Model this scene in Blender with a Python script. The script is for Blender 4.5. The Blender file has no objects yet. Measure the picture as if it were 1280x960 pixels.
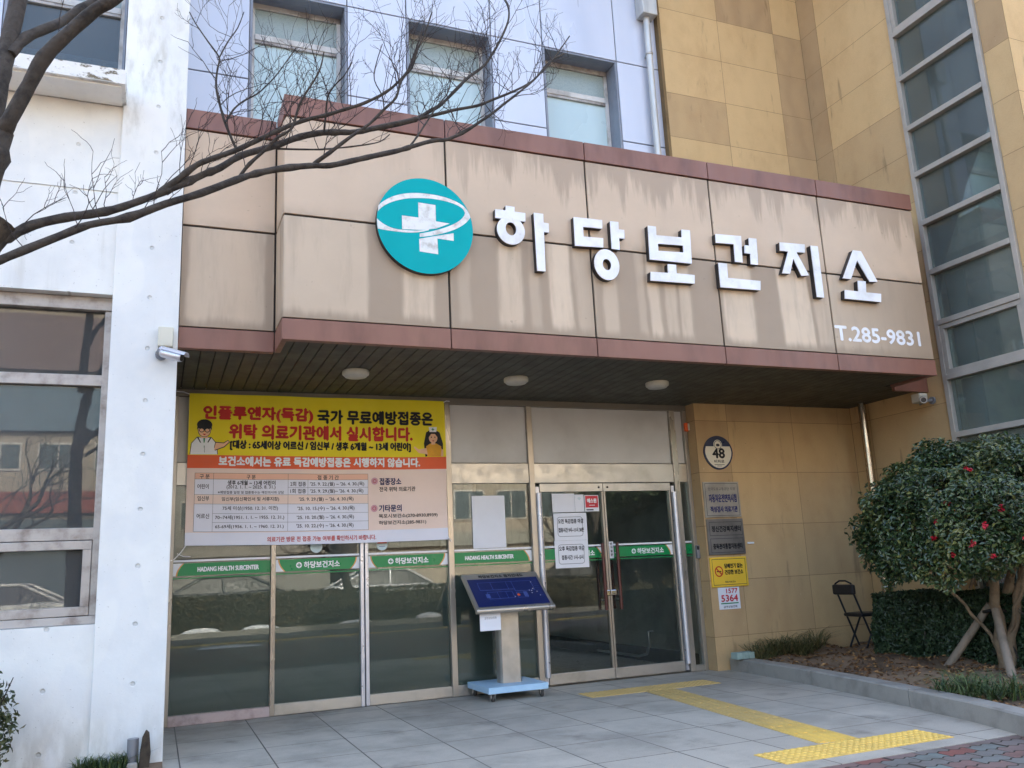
import bpy, bmesh, math, random
import numpy as np
from mathutils import Vector, Matrix
from mathutils.geometry import tessellate_polygon

sc = bpy.context.scene
COL = sc.collection
rad = math.radians

# ---------------------------------------------------------------- camera
cam_d = bpy.data.cameras.new("camera")
cam = bpy.data.objects.new("camera", cam_d)
COL.objects.link(cam)
cam_d.sensor_width = 36.0
cam_d.lens = 30.056
cam_d.clip_start = 0.05
cam_d.clip_end = 2000
_R = ((0.9247947, -0.3775661, -0.0468894), (0.0375377, 0.2131872, -0.9762900), (0.3786103, 0.9011077, 0.2113273))
cam.matrix_world = Matrix(((_R[0][0], -_R[1][0], -_R[2][0], -0.1275), (_R[0][1], -_R[1][1], -_R[2][1], -8.2125),
                           (_R[0][2], -_R[1][2], -_R[2][2], 1.1625), (0, 0, 0, 1)))
sc.camera = cam

# ---------------------------------------------------------------- sky, sun, exposure
SUN_EL, SUN_AZ = 38.0, 8.0           # degrees; azimuth from +Y (behind the building) towards +X
wd = bpy.data.worlds.new("World")
sc.world = wd
wd.use_nodes = True
_n = wd.node_tree.nodes
_bg = _n["Background"]
_sky = _n.new("ShaderNodeTexSky")
_sky.sky_type = 'NISHITA'
_sky.sun_disc = False
_sky.sun_elevation = rad(SUN_EL)
_sky.sun_rotation = rad(SUN_AZ)
_sky.air_density = 1.0
_sky.dust_density = 5.0
_sky.ozone_density = 0.0
wd.node_tree.links.new(_sky.outputs[0], _bg.inputs[0])
_bg.inputs[1].default_value = 0.15
sun_d = bpy.data.lights.new("sun", 'SUN')
sun_d.energy = 2.2
sun_d.angle = rad(0.5)
sun_d.color = (1.0, 0.93, 0.82)
sun = bpy.data.objects.new("sun", sun_d)
COL.objects.link(sun)
sun.location = (0, 30, 30)
_sd = Vector((math.sin(rad(SUN_AZ)) * math.cos(rad(SUN_EL)), math.cos(rad(SUN_AZ)) * math.cos(rad(SUN_EL)), math.sin(rad(SUN_EL))))
sun.rotation_euler = _sd.to_track_quat('Z', 'Y').to_euler()
sc.view_settings.view_transform = 'Standard'
sc.view_settings.look = 'None'
sc.view_settings.gamma = 1
sc.view_settings.exposure = 2.78
sc.cycles.max_bounces = 8
sc.cycles.transparent_max_bounces = 12
sc.cycles.caustics_reflective = False
sc.cycles.caustics_refractive = False

LET = {'ha': [('p', [(2.399, 4.113), (2.493, 4.112), (2.495, 4.155), (2.575, 4.153), (2.573, 4.11), (2.672, 4.109), (2.668, 4.031), (2.396, 4.034)]), ('r', [(2.407, 3.925), (2.659, 3.953), (2.539, 4.065), (2.527, 3.812), (2.485, 3.958), (2.582, 3.969), (2.535, 4.024), (2.529, 3.906)]), ('p', [(2.752, 4.123), (2.84, 4.122), (2.838, 4.043), (2.886, 4.04), (2.883, 3.956), (2.837, 3.957), (2.83, 3.602), (2.755, 3.601)])], 'dang': [('p', [(3.131, 4.129), (3.412, 4.133), (3.406, 4.052), (3.217, 4.047), (3.215, 3.957), (3.408, 3.962), (3.403, 3.875), (3.128, 3.863)]), ('p', [(3.491, 4.132), (3.575, 4.133), (3.572, 4.064), (3.629, 4.065), (3.624, 3.981), (3.57, 3.981), (3.567, 3.869), (3.488, 3.874)]), ('r', [(3.304, 3.708), (3.551, 3.731), (3.438, 3.862), (3.415, 3.578), (3.387, 3.72), (3.472, 3.721), (3.433, 3.772), (3.425, 3.669)])], 'bo': [('p', [(3.879, 4.134), (3.963, 4.135), (3.96, 4.052), (4.232, 4.059), (4.238, 4.138), (4.328, 4.139), (4.314, 3.813), (3.871, 3.811)]), ('hole', [(3.968, 3.971), (4.237, 3.981), (4.237, 3.914), (3.966, 3.902)]), ('p', [(4.054, 3.784), (4.142, 3.786), (4.139, 3.704), (4.333, 3.705), (4.324, 3.622), (3.859, 3.611), (3.867, 3.694), (4.051, 3.7)])], 'geon': [('p', [(4.611, 4.135), (4.902, 4.146), (4.887, 3.88), (4.803, 3.879), (4.809, 4.055), (4.607, 4.048)]), ('p', [(4.991, 4.137), (5.08, 4.139), (5.065, 3.873), (4.982, 3.873), (4.99, 3.978), (4.922, 3.978), (4.932, 4.058), (4.987, 4.059)]), ('p', [(4.61, 3.849), (4.706, 3.851), (4.7, 3.71), (5.071, 3.713), (5.059, 3.62), (4.608, 3.612)])], 'ji': [('p', [(5.356, 4.132), (5.661, 4.142), (5.651, 4.055), (5.545, 4.051), (5.665, 3.823), (5.576, 3.81), (5.498, 3.983), (5.437, 3.819), (5.345, 3.816), (5.446, 4.046), (5.349, 4.046)]), ('p', [(5.734, 4.138), (5.823, 4.139), (5.82, 3.607), (5.735, 3.608)])], 'so': [('p', [(6.276, 4.144), (6.379, 4.144), (6.545, 3.834), (6.442, 3.825), (6.312, 4.04), (6.196, 3.831), (6.095, 3.832)]), ('p', [(6.286, 3.822), (6.386, 3.823), (6.372, 3.706), (6.569, 3.707), (6.553, 3.618), (6.087, 3.619), (6.099, 3.709), (6.273, 3.708)])]}
BAN = [
   ('인플루엔자(독감)', 'red', 0.236, 1.214, 2.612, 2.749, 1),
   ('국가 무료예방접종은', 'black', 1.262, 2.406, 2.613, 2.74, 1),
   ('위탁 의료기관에서 실시합니다.', 'red', 0.461, 2.19, 2.453, 2.585, 1),
   ('[대상 : 65세이상 어르신 / 임신부 / 생후 6개월 ~ 13세 어린이]', 'black', 0.472, 2.172, 2.347, 2.435, 1),
   ('보건소에서는 유료 독감예방접종은 시행하지 않습니다.', 'white', 0.376, 2.262, 2.2, 2.284, 1),
   ('구 분', 'ink', 0.217, 0.299, 2.081, 2.121, 0),
   ('구 분', 'ink', 0.621, 0.699, 2.08, 2.12, 0),
   ('접 종 기 간', 'ink', 1.263, 1.463, 2.078, 2.12, 0),
   ('어린이', 'ink', 0.199, 0.294, 1.989, 2.032, 0),
   ('생후 6개월 ~ 13세 어린이', 'ink', 0.456, 0.875, 2.027, 2.068, 1),
   ('(2012. 1. 1. ~ 2025. 8. 31.)', 'ink', 0.448, 0.876, 1.986, 2.024, 0),
   ('※예방접종 일정 및 접종횟수는 예진의사와 상담', 'ink', 0.374, 0.951, 1.947, 1.973, 0),
   ('2회 접종', 'ink', 1.01, 1.155, 2.017, 2.058, 0),
   ('1회 접종', 'ink', 1.011, 1.155, 1.952, 1.993, 0),
   ("'25. 9. 22.(월) ~ '26. 4. 30.(목)", 'ink', 1.195, 1.705, 2.015, 2.059, 0),
   ("'25. 9. 29.(월)~ '26. 4. 30.(목)", 'ink', 1.196, 1.696, 1.949, 1.993, 0),
   ('임신부', 'ink', 0.203, 0.3, 1.882, 1.925, 0),
   ('임신부(임신확인서 및 서류지참)', 'ink', 0.409, 0.909, 1.877, 1.918, 0),
   ("'25. 9. 29.(월) ~ '26. 4. 30.(목)", 'ink', 1.091, 1.6, 1.875, 1.918, 0),
   ('어르신', 'ink', 0.2, 0.305, 1.725, 1.768, 0),
   ('75세 이상(1950. 12. 31. 이전)', 'ink', 0.418, 0.9, 1.794, 1.836, 0),
   ("'25. 10. 15.(수) ~ '26. 4. 30.(목)", 'ink', 1.078, 1.608, 1.789, 1.832, 0),
   ('70~74세(1951. 1. 1. ~ 1955. 12. 31.)', 'ink', 0.357, 0.957, 1.712, 1.754, 0),
   ("'25. 10. 20.(월) ~ '26. 4. 30.(목)", 'ink', 1.072, 1.603, 1.708, 1.751, 0),
   ('65-69세(1956. 1. 1. ~ 1960. 12. 31.)', 'ink', 0.359, 0.954, 1.631, 1.672, 0),
   ("'25. 10. 22.(수) ~ '26. 4. 30.(목)", 'ink', 1.069, 1.598, 1.63, 1.673, 0),
   ('접종장소', 'navy', 1.858, 2.073, 2.028, 2.092, 1),
   ('전국 위탁 의료기관', 'black', 1.856, 2.211, 1.963, 2.008, 0),
   ('기타문의', 'navy', 1.85, 2.068, 1.772, 1.836, 1),
   ('목포시보건소(270-8930,8939)', 'black', 1.846, 2.433, 1.706, 1.75, 0),
   ('하당보건지소(285-9831)', 'black', 1.845, 2.315, 1.643, 1.687, 0),
   ('의료기관 방문 전 접종 가능 여부를 확인하시기 바랍니다.', 'red', 0.809, 1.812, 1.514, 1.56, 0),
]
BRANCH = [
  ( 0 , [(-0.85, -4.2, 1.297, 0.0763), (-0.875, -4.2, 1.878, 0.0728), (-0.89, -4.2, 2.288, 0.0684), (-0.885, -4.2, 2.608, 0.062), (-0.862, -4.2, 2.867, 0.055), (-0.835, -4.2, 3.03, 0.049), (-0.818, -4.2, 3.152, 0.0429)] ),
  ( 0.25 , [(-0.818, -4.2, 3.152, 0.0389), (-0.791, -4.237, 3.194, 0.0369), (-0.72, -4.275, 3.361, 0.0355), (-0.667, -4.312, 3.479, 0.0338), (-0.575, -4.35, 3.594, 0.0322), (-0.466, -4.388, 3.715, 0.0307), (-0.395, -4.425, 3.755, 0.0289), (-0.289, -4.463, 3.869, 0.0273), (-0.11, -4.5, 4.064, 0.026)] ),
  ( 0.2 , [(-0.877, -4.15, 3.11, 0.0461), (-0.871, -4.125, 3.321, 0.0451), (-0.862, -4.1, 3.498, 0.044), (-0.854, -4.075, 3.614, 0.0427), (-0.842, -4.05, 3.78, 0.0415), (-0.832, -4.025, 3.932, 0.0402), (-0.816, -4.0, 4.22, 0.0391)] ),
  ( 0.3 , [(-0.83, -4.1, 3.595, 0.0259), (-0.789, -4.05, 3.719, 0.0252), (-0.696, -4.0, 3.832, 0.0246), (-0.65, -3.95, 3.907, 0.0237), (-0.582, -3.9, 4.024, 0.0229), (-0.506, -3.85, 4.137, 0.022), (-0.375, -3.8, 4.318, 0.0213)] ),
  ( 1.0 , [(-0.826, -4.2, 2.579, 0.0273), (-0.796, -4.188, 2.641, 0.0263), (-0.756, -4.175, 2.684, 0.0252), (-0.678, -4.162, 2.746, 0.0243), (-0.556, -4.15, 2.8, 0.0234), (-0.462, -4.138, 2.832, 0.0223), (-0.365, -4.125, 2.872, 0.0213), (-0.256, -4.112, 2.935, 0.0202), (-0.146, -4.1, 3.004, 0.0191)] ),
  ( 0.9 , [(-0.146, -4.1, 3.004, 0.0191), (-0.04, -4.085, 3.079, 0.019), (0.032, -4.069, 3.135, 0.0189), (0.099, -4.054, 3.182, 0.0186), (0.194, -4.038, 3.269, 0.0185), (0.313, -4.023, 3.334, 0.0184), (0.394, -4.008, 3.382, 0.0182), (0.499, -3.992, 3.448, 0.018), (0.615, -3.977, 3.498, 0.0178), (0.716, -3.962, 3.525, 0.0175), (0.807, -3.946, 3.55, 0.0173), (0.923, -3.931, 3.601, 0.017), (1.066, -3.915, 3.663, 0.0168), (1.166, -3.9, 3.713, 0.0166)] ),
  ( 1.3 , [(1.166, -3.9, 3.713, 0.0129), (1.255, -3.88, 3.79, 0.0122), (1.337, -3.86, 3.862, 0.0115), (1.448, -3.84, 3.999, 0.0109), (1.525, -3.82, 4.095, 0.0101), (1.641, -3.8, 4.212, 0.0094), (1.718, -3.78, 4.335, 0.0086), (1.786, -3.76, 4.464, 0.0078), (1.845, -3.74, 4.605, 0.007), (1.864, -3.72, 4.711, 0.0061), (1.844, -3.7, 4.82, 0.0052)] ),
  ( 1.4 , [(1.166, -3.9, 3.713, 0.012), (1.312, -3.9, 3.774, 0.0112), (1.412, -3.9, 3.817, 0.0105), (1.549, -3.9, 3.867, 0.0097), (1.643, -3.9, 3.921, 0.0089), (1.777, -3.9, 3.999, 0.0081), (1.887, -3.9, 4.074, 0.0072), (1.956, -3.9, 4.142, 0.0063), (2.045, -3.9, 4.259, 0.0055), (2.151, -3.9, 4.337, 0.0046)] ),
  ( 1.2 , [(-0.171, -4.1, 2.997, 0.0168), (-0.085, -4.112, 3.077, 0.0162), (-0.015, -4.124, 3.145, 0.0155), (0.039, -4.135, 3.176, 0.0148), (0.155, -4.147, 3.235, 0.0142), (0.229, -4.159, 3.279, 0.0135), (0.335, -4.171, 3.347, 0.0128), (0.419, -4.182, 3.398, 0.0121), (0.508, -4.194, 3.442, 0.0114), (0.595, -4.206, 3.473, 0.0106), (0.687, -4.218, 3.514, 0.0099), (0.776, -4.229, 3.555, 0.0091), (0.85, -4.241, 3.599, 0.0084), (0.92, -4.253, 3.651, 0.0076), (0.974, -4.265, 3.711, 0.0068), (1.025, -4.276, 3.784, 0.0059), (1.059, -4.288, 3.893, 0.0051), (1.089, -4.3, 3.997, 0.0043)] ),
  ( 0.45 , [(-0.827, -4.3, 2.482, 0.0205), (-0.773, -4.294, 2.524, 0.0202), (-0.684, -4.287, 2.582, 0.0199), (-0.559, -4.281, 2.66, 0.0196), (-0.448, -4.275, 2.727, 0.0193), (-0.296, -4.269, 2.781, 0.0191), (-0.143, -4.263, 2.869, 0.0189), (0.003, -4.256, 2.942, 0.0186), (0.162, -4.25, 3.035, 0.0183), (0.254, -4.244, 3.084, 0.0179), (0.367, -4.238, 3.128, 0.0174), (0.511, -4.231, 3.169, 0.017), (0.611, -4.225, 3.187, 0.0165), (0.726, -4.219, 3.233, 0.016), (0.84, -4.213, 3.28, 0.0155), (0.961, -4.206, 3.329, 0.015), (1.037, -4.2, 3.366, 0.0144)] ),
  ( 1.3 , [(1.037, -4.2, 3.366, 0.0127), (1.165, -4.191, 3.428, 0.012), (1.259, -4.182, 3.457, 0.0113), (1.38, -4.173, 3.539, 0.0106), (1.457, -4.164, 3.605, 0.0098), (1.535, -4.155, 3.673, 0.009), (1.615, -4.145, 3.752, 0.0082), (1.707, -4.136, 3.84, 0.0074), (1.808, -4.127, 3.941, 0.0066), (1.867, -4.118, 4.01, 0.0057), (1.956, -4.109, 4.118, 0.0048), (2.091, -4.1, 4.319, 0.0039)] ),
  ( 1.4 , [(0.184, -4.2, 3.082, 0.0101), (0.225, -4.222, 3.141, 0.0094), (0.297, -4.244, 3.217, 0.0087), (0.35, -4.267, 3.278, 0.008), (0.416, -4.289, 3.328, 0.0072), (0.439, -4.311, 3.419, 0.0065), (0.466, -4.333, 3.485, 0.0058), (0.501, -4.356, 3.545, 0.005), (0.536, -4.378, 3.617, 0.0043), (0.552, -4.4, 3.704, 0.0036)] ),
  ( 1.4 , [(0.536, -4.2, 3.197, 0.0113), (0.612, -4.22, 3.26, 0.0106), (0.71, -4.24, 3.349, 0.0099), (0.809, -4.26, 3.431, 0.0092), (0.881, -4.28, 3.514, 0.0084), (0.941, -4.3, 3.582, 0.0077), (0.967, -4.32, 3.677, 0.0069), (1.019, -4.34, 3.744, 0.0061), (1.046, -4.36, 3.845, 0.0054), (1.077, -4.38, 3.919, 0.0046), (1.119, -4.4, 4.057, 0.0038)] ),
  ( 1.3 , [(0.17, -4.1, 3.274, 0.008), (0.118, -4.087, 3.407, 0.0074), (0.09, -4.075, 3.511, 0.0068), (0.069, -4.062, 3.626, 0.0061), (0.075, -4.05, 3.734, 0.0055), (0.082, -4.037, 3.803, 0.0049), (0.026, -4.025, 3.891, 0.0042), (-0.035, -4.013, 3.988, 0.0036), (-0.068, -4.0, 4.059, 0.0029)] ),
  ( 1.3 , [(0.117, -4.1, 3.409, 0.006), (0.156, -4.067, 3.505, 0.0055), (0.208, -4.033, 3.582, 0.0051), (0.278, -4.0, 3.655, 0.0046), (0.334, -3.967, 3.741, 0.0041), (0.387, -3.933, 3.833, 0.0036), (0.488, -3.9, 4.03, 0.0031)] ),
  ( 1.3 , [(0.623, -4.0, 3.492, 0.0068), (0.625, -4.04, 3.564, 0.006), (0.63, -4.08, 3.66, 0.0053), (0.665, -4.12, 3.714, 0.0045), (0.699, -4.16, 3.744, 0.0037), (0.734, -4.2, 3.806, 0.0029)] ),
  ( 1.2 , [(1.028, -4.2, 3.356, 0.0068), (1.094, -4.16, 3.461, 0.0061), (1.168, -4.12, 3.59, 0.0054), (1.239, -4.08, 3.712, 0.0047), (1.317, -4.04, 3.833, 0.004), (1.36, -4.0, 4.003, 0.0032)] ),
  ( 1.0 , [(0.375, -4.0, 3.356, 0.0062), (0.567, -3.96, 3.401, 0.0057), (0.668, -3.92, 3.441, 0.0051), (0.844, -3.88, 3.508, 0.0046), (0.968, -3.84, 3.572, 0.0039), (1.035, -3.8, 3.649, 0.0032)] ),
  ( 1.3 , [(0.084, -4.0, 3.826, 0.0046), (0.127, -3.967, 3.95, 0.0039), (0.176, -3.933, 4.064, 0.0033), (0.209, -3.9, 4.191, 0.0026)] ),
  ( 1.2 , [(0.927, -4.1, 3.622, 0.0048), (0.926, -4.075, 3.717, 0.0043), (0.889, -4.05, 3.822, 0.0037), (0.906, -4.025, 3.938, 0.0032), (0.95, -4.0, 4.088, 0.0027)] ),
]
STREAK = [ (0.675, 1.322, 0.70), (1.608, 1.863, 0.90), (2.071, 2.174, 0.35), (2.411, 2.633, 0.80), (2.706, 2.809, 0.40), (2.891, 3.094, 1.00), (3.125, 3.194, 0.50), (3.397, 3.547, 0.60), (3.750, 3.840, 0.40), (3.856, 3.981, 0.80), (4.032, 4.150, 0.60), (4.184, 4.322, 0.70), (4.666, 5.013, 0.95), (5.324, 5.704, 1.00), (5.734, 5.884, 0.60), (6.088, 6.561, 0.55), (6.778, 6.943, 0.30) ]

random.seed(7)
RNG = np.random.default_rng(11)

# ---------------------------------------------------------------- materials
def s2l(c):
    c = c / 255.0
    return c / 12.92 if c <= 0.04045 else ((c + 0.055) / 1.055) ** 2.4

def rgb(r, g, b):
    return (s2l(r), s2l(g), s2l(b), 1.0)

class NT:
    """small helper to write node trees in lines"""
    def __init__(self, name):
        self.m = bpy.data.materials.new(name)
        self.m.use_nodes = True
        self.t = self.m.node_tree
        self.b = self.t.nodes["Principled BSDF"]
        self.co = None
    def n(self, typ, **kw):
        x = self.t.nodes.new(typ)
        for k, v in kw.items():
            setattr(x, k, v)
        return x
    def l(self, a, b):
        self.t.links.new(a, b)
    def coord(self):
        if self.co is None:
            self.co = self.n("ShaderNodeTexCoord").outputs["Object"]
        return self.co
    def mapped(self, scale=(1, 1, 1), loc=(0, 0, 0)):
        m = self.n("ShaderNodeMapping")
        m.inputs["Scale"].default_value = scale
        m.inputs["Location"].default_value = loc
        self.l(self.coord(), m.inputs["Vector"])
        return m.outputs[0]
    def noise(self, scale, detail=4, vec=None, rough=0.6):
        x = self.n("ShaderNodeTexNoise")
        x.inputs["Scale"].default_value = scale
        x.inputs["Detail"].default_value = detail
        x.inputs["Roughness"].default_value = rough
        self.l(vec if vec is not None else self.coord(), x.inputs["Vector"])
        return x.outputs["Fac"]
    def math(self, op, a, b=None, c=None, clamp=False):
        x = self.n("ShaderNodeMath", operation=op, use_clamp=clamp)
        for i, v in enumerate((a, b, c)):
            if v is None:
                continue
            if isinstance(v, (int, float)):
                x.inputs[i].default_value = v
            else:
                self.l(v, x.inputs[i])
        return x.outputs[0]
    def maprange(self, v, a, b, c=0.0, d=1.0, smooth=True):
        x = self.n("ShaderNodeMapRange", interpolation_type='SMOOTHSTEP' if smooth else 'LINEAR')
        self.l(v, x.inputs[0])
        for i, q in enumerate((a, b, c, d)):
            x.inputs[i + 1].default_value = q
        return x.outputs[0]
    def mix(self, f, a, b, blend='MIX'):
        x = self.n("ShaderNodeMix", data_type='RGBA', blend_type=blend)
        for i, v in ((0, f), (6, a), (7, b)):
            if isinstance(v, (tuple, list, float, int)):
                x.inputs[i].default_value = v
            else:
                self.l(v, x.inputs[i])
        return x.outputs[2]
    def sep(self, v=None):
        x = self.n("ShaderNodeSeparateXYZ")
        self.l(v if v is not None else self.coord(), x.inputs[0])
        return x.outputs
    def bump(self, h, strength=0.3, dist=0.01):
        x = self.n("ShaderNodeBump")
        x.inputs["Strength"].default_value = strength
        x.inputs["Distance"].default_value = dist
        self.l(h, x.inputs["Height"])
        self.l(x.outputs[0], self.b.inputs["Normal"])
    def base(self, c):
        if isinstance(c, tuple):
            self.b.inputs["Base Color"].default_value = c
        else:
            self.l(c, self.b.inputs["Base Color"])
    def set(self, rough=0.6, metal=0.0, spec=0.5):
        if isinstance(rough, (int, float)):
            self.b.inputs["Roughness"].default_value = rough
        else:
            self.l(rough, self.b.inputs["Roughness"])
        self.b.inputs["Metallic"].default_value = metal
        self.b.inputs["Specular IOR Level"].default_value = spec

def P(name, c, rough=0.6, metal=0.0, var=0.12, scale=3.0, bump=0.0, bscale=40.0, spec=0.5, dirt=None, stretch=(1, 1, 1)):
    """plain surface with uneven tone, optional dirt colour and fine bump"""
    t = NT(name)
    v = t.mapped(stretch)
    f = t.noise(scale, 5, v)
    d = dirt if dirt else (c[0] * (1 - var * 2), c[1] * (1 - var * 2), c[2] * (1 - var * 2), 1)
    k = t.maprange(f, 0.42, 0.72)
    t.base(t.mix(k, c, d))
    r = t.maprange(t.noise(scale * 3, 3, v), 0.3, 0.7, max(0.02, rough - 0.08), min(1, rough + 0.08))
    t.set(r, metal, spec)
    if bump:
        t.bump(t.noise(bscale, 4), bump, 0.01)
    return t.m

MT = {}
def glass_mat(name, tint, ior=1.6, extra=0.0, haze=0.0, haze_col=(0.3, 0.3, 0.3, 1)):
    t = NT(name)
    tr = t.n("ShaderNodeBsdfTransparent"); tr.inputs[0].default_value = tint
    gl = t.n("ShaderNodeBsdfGlossy"); gl.inputs["Roughness"].default_value = 0.008
    gl.inputs["Color"].default_value = (0.92, 0.96, 0.95, 1)
    wob = t.n("ShaderNodeBump"); wob.inputs["Strength"].default_value = 0.025; wob.inputs["Distance"].default_value = 0.01
    t.l(t.noise(1.6, 1), wob.inputs["Height"])
    t.l(wob.outputs[0], gl.inputs["Normal"])
    fr = t.n("ShaderNodeFresnel"); fr.inputs[0].default_value = ior
    f = t.math('ADD', fr.outputs[0], extra, clamp=True)
    body = tr.outputs[0]
    if haze:  # grey diffuse haze mixed in to lift dark panes
        df = t.n("ShaderNodeBsdfDiffuse"); df.inputs[0].default_value = haze_col
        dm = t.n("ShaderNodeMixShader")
        t.l(t.maprange(t.noise(1.1, 5), 0.3, 0.7, haze * 0.75, haze * 1.2), dm.inputs[0])
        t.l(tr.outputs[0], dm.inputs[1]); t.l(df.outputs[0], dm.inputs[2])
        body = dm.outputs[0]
    mx = t.n("ShaderNodeMixShader")
    t.l(f, mx.inputs[0]); t.l(body, mx.inputs[1]); t.l(gl.outputs[0], mx.inputs[2])
    t.l(mx.outputs[0], t.t.nodes["Material Output"].inputs["Surface"])
    t.t.nodes.remove(t.b)
    return t.m

MT['glass'] = glass_mat("storefront_glass", (0.84, 0.87, 0.85, 1), 1.52, 0.0, 0.02, (0.35, 0.4, 0.38, 1))
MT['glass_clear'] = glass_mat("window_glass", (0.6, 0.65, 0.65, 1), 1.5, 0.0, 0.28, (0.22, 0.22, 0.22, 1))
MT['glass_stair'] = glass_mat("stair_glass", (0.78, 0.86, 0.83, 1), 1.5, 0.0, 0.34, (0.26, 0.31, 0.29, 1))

# white painted concrete with formwork tie holes, grime near the base and under the roof edge
def concrete(name, x0, dx, holes=True, stain=0.7):
    t = NT(name)
    x, y, z = t.sep()
    n1 = t.noise(2.2, 6)
    n2 = t.noise(9.0, 5, t.mapped((1, 1, 0.35)))
    c = t.mix(t.maprange(n1, 0.35, 0.75), rgb(234, 234, 229), rgb(220, 221, 218))
    base = t.math('MULTIPLY', t.maprange(z, 0.55, -0.05), t.maprange(n2, 0.38, 0.68))
    c = t.mix(t.math('MULTIPLY', base, 0.5), c, rgb(150, 142, 124))
    top = t.math('MULTIPLY', t.math('MULTIPLY', t.maprange(z, 4.1, 4.8), t.maprange(z, 6.3, 5.2)), t.maprange(n2, 0.45, 0.70))
    c = t.mix(t.math('MULTIPLY', top, stain), c, rgb(190, 188, 178))
    run = t.math('MULTIPLY', t.maprange(t.noise(7, 5, t.mapped((1, 1, 0.07))), 0.58, 0.75), t.maprange(n1, 0.35, 0.6, 0.1, 0.42))
    c = t.mix(run, c, rgb(196, 193, 184))
    patch = t.maprange(t.noise(0.9, 2, t.mapped((1.4, 1, 0.8), (4, 0, 2))), 0.52, 0.535)
    c = t.mix(t.math('MULTIPLY', patch, 0.22), c, rgb(214, 217, 220))
    sp = t.maprange(t.noise(60, 2), 0.70, 0.76)
    c = t.mix(t.math('MULTIPLY', sp, 0.5), c, rgb(150, 146, 138))
    h = t.math('MULTIPLY', t.noise(14, 6), 0.25)
    if holes:
        fx = t.math('MULTIPLY', t.math('SUBTRACT', t.math('FRACT', t.math('DIVIDE', t.math('SUBTRACT', x, x0 - dx / 2), dx)), 0.5), dx)
        fz = t.math('MULTIPLY', t.math('SUBTRACT', t.math('FRACT', t.math('DIVIDE', t.math('ADD', z, 0.06), 0.39)), 0.5), 0.39)
        r = t.math('SQRT', t.math('ADD', t.math('MULTIPLY', fx, fx), t.math('MULTIPLY', fz, fz)))
        cup = t.maprange(r, 0.010, 0.019, 0.0, 1.0)
        h = t.math('ADD', h, t.math('MULTIPLY', cup, 1.6))
        run = t.math('MULTIPLY', t.maprange(r, 0.018, 0.011), 0.35)
        c = t.mix(run, c, rgb(150, 145, 135))
    t.base(c)
    t.set(0.75, 0, 0.3)
    t.bump(h, 0.55, 0.012)
    return t.m
MT['concrete'] = concrete("white_painted_concrete", -0.235, 0.54)
MT['concrete_wall'] = concrete("white_painted_wall", -0.235, 0.54, True, 0.0)
MT['concrete_plain'] = concrete("white_painted_ledge", 0, 1, False, 0.12)

def ledge_mat():
    t = NT("peeling_white_ledge")
    n = t.noise(7, 7, t.mapped((1, 1, 2.2)), 0.7)
    z = t.sep()[2]
    m = t.math('MULTIPLY', t.maprange(n, 0.50, 0.58), t.maprange(z, 4.775, 4.80))
    c = t.mix(m, rgb(228, 228, 224), rgb(112, 102, 82))
    c = t.mix(t.maprange(t.noise(30, 4), 0.66, 0.74), c, rgb(120, 112, 98))
    t.base(c); t.set(0.85, 0, 0.2); t.bump(n, 0.5, 0.02)
    return t.m
MT['ledge'] = ledge_mat()

# sandstone slabs: one tone per slab from a face attribute, veins, rust and soot stains
def sandstone():
    t = NT("ochre_sandstone")
    a = t.n("ShaderNodeAttribute"); a.attribute_name = "tone"
    col = t.n("ShaderNodeValToRGB")
    el = col.color_ramp.elements
    el[0].position = 0; el[0].color = rgb(164, 137, 104)
    el[1].position = 1; el[1].color = rgb(212, 181, 134)
    for p, q in ((0.3, rgb(178, 150, 113)), (0.55, rgb(198, 168, 124)), (0.8, rgb(208, 177, 129))):
        e = el.new(p); e.color = q
    t.l(a.outputs["Fac"], col.inputs[0])
    v = t.mapped((1.2, 1.2, 0.8))
    n1 = t.noise(2.4, 6, v, 0.65)
    wv = t.n("ShaderNodeTexWave"); wv.inputs["Scale"].default_value = 0.9; wv.inputs["Distortion"].default_value = 9
    wv.inputs["Detail"].default_value = 4; wv.inputs["Detail Scale"].default_value = 1.4
    t.l(v, wv.inputs["Vector"])
    c = t.mix(t.math('MULTIPLY', t.maprange(n1, 0.4, 0.8), 0.28), col.outputs[0], rgb(158, 120, 80))
    c = t.mix(t.math('MULTIPLY', wv.outputs["Fac"], 0.14), c, rgb(222, 190, 140))
    soot = t.math('MULTIPLY', t.maprange(t.noise(3.2, 6, t.mapped((2.4, 2.4, 0.45))), 0.60, 0.75), 0.42)
    c = t.mix(soot, c, rgb(88, 74, 58))
    spots = t.maprange(t.noise(19, 3), 0.735, 0.77)
    c = t.mix(t.math('MULTIPLY', spots, 0.7), c, rgb(60, 46, 34))
    sc_ = t.math('MULTIPLY', t.maprange(t.noise(26, 2, t.mapped((1.6, 1.6, 0.5), (3, 1, 7))), 0.745, 0.765), 0.45)
    c = t.mix(sc_, c, rgb(214, 200, 170))
    c = t.mix(t.math('MULTIPLY', t.maprange(t.noise(170, 3), 0.45, 0.75), 0.22), c, rgb(132, 104, 70))
    t.base(c)
    t.set(0.78, 0, 0.2)
    t.bump(t.math('ADD', t.noise(60, 6), t.math('MULTIPLY', t.noise(5, 4), 2.0)), 0.35, 0.006)
    return t.m
MT['stone'] = sandstone()
MT['joint'] = P("dark_joint", rgb(58, 52, 46), 0.9)
MT['stone_joint'] = P("sandy_mortar", rgb(128, 104, 70), 0.9)

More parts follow.
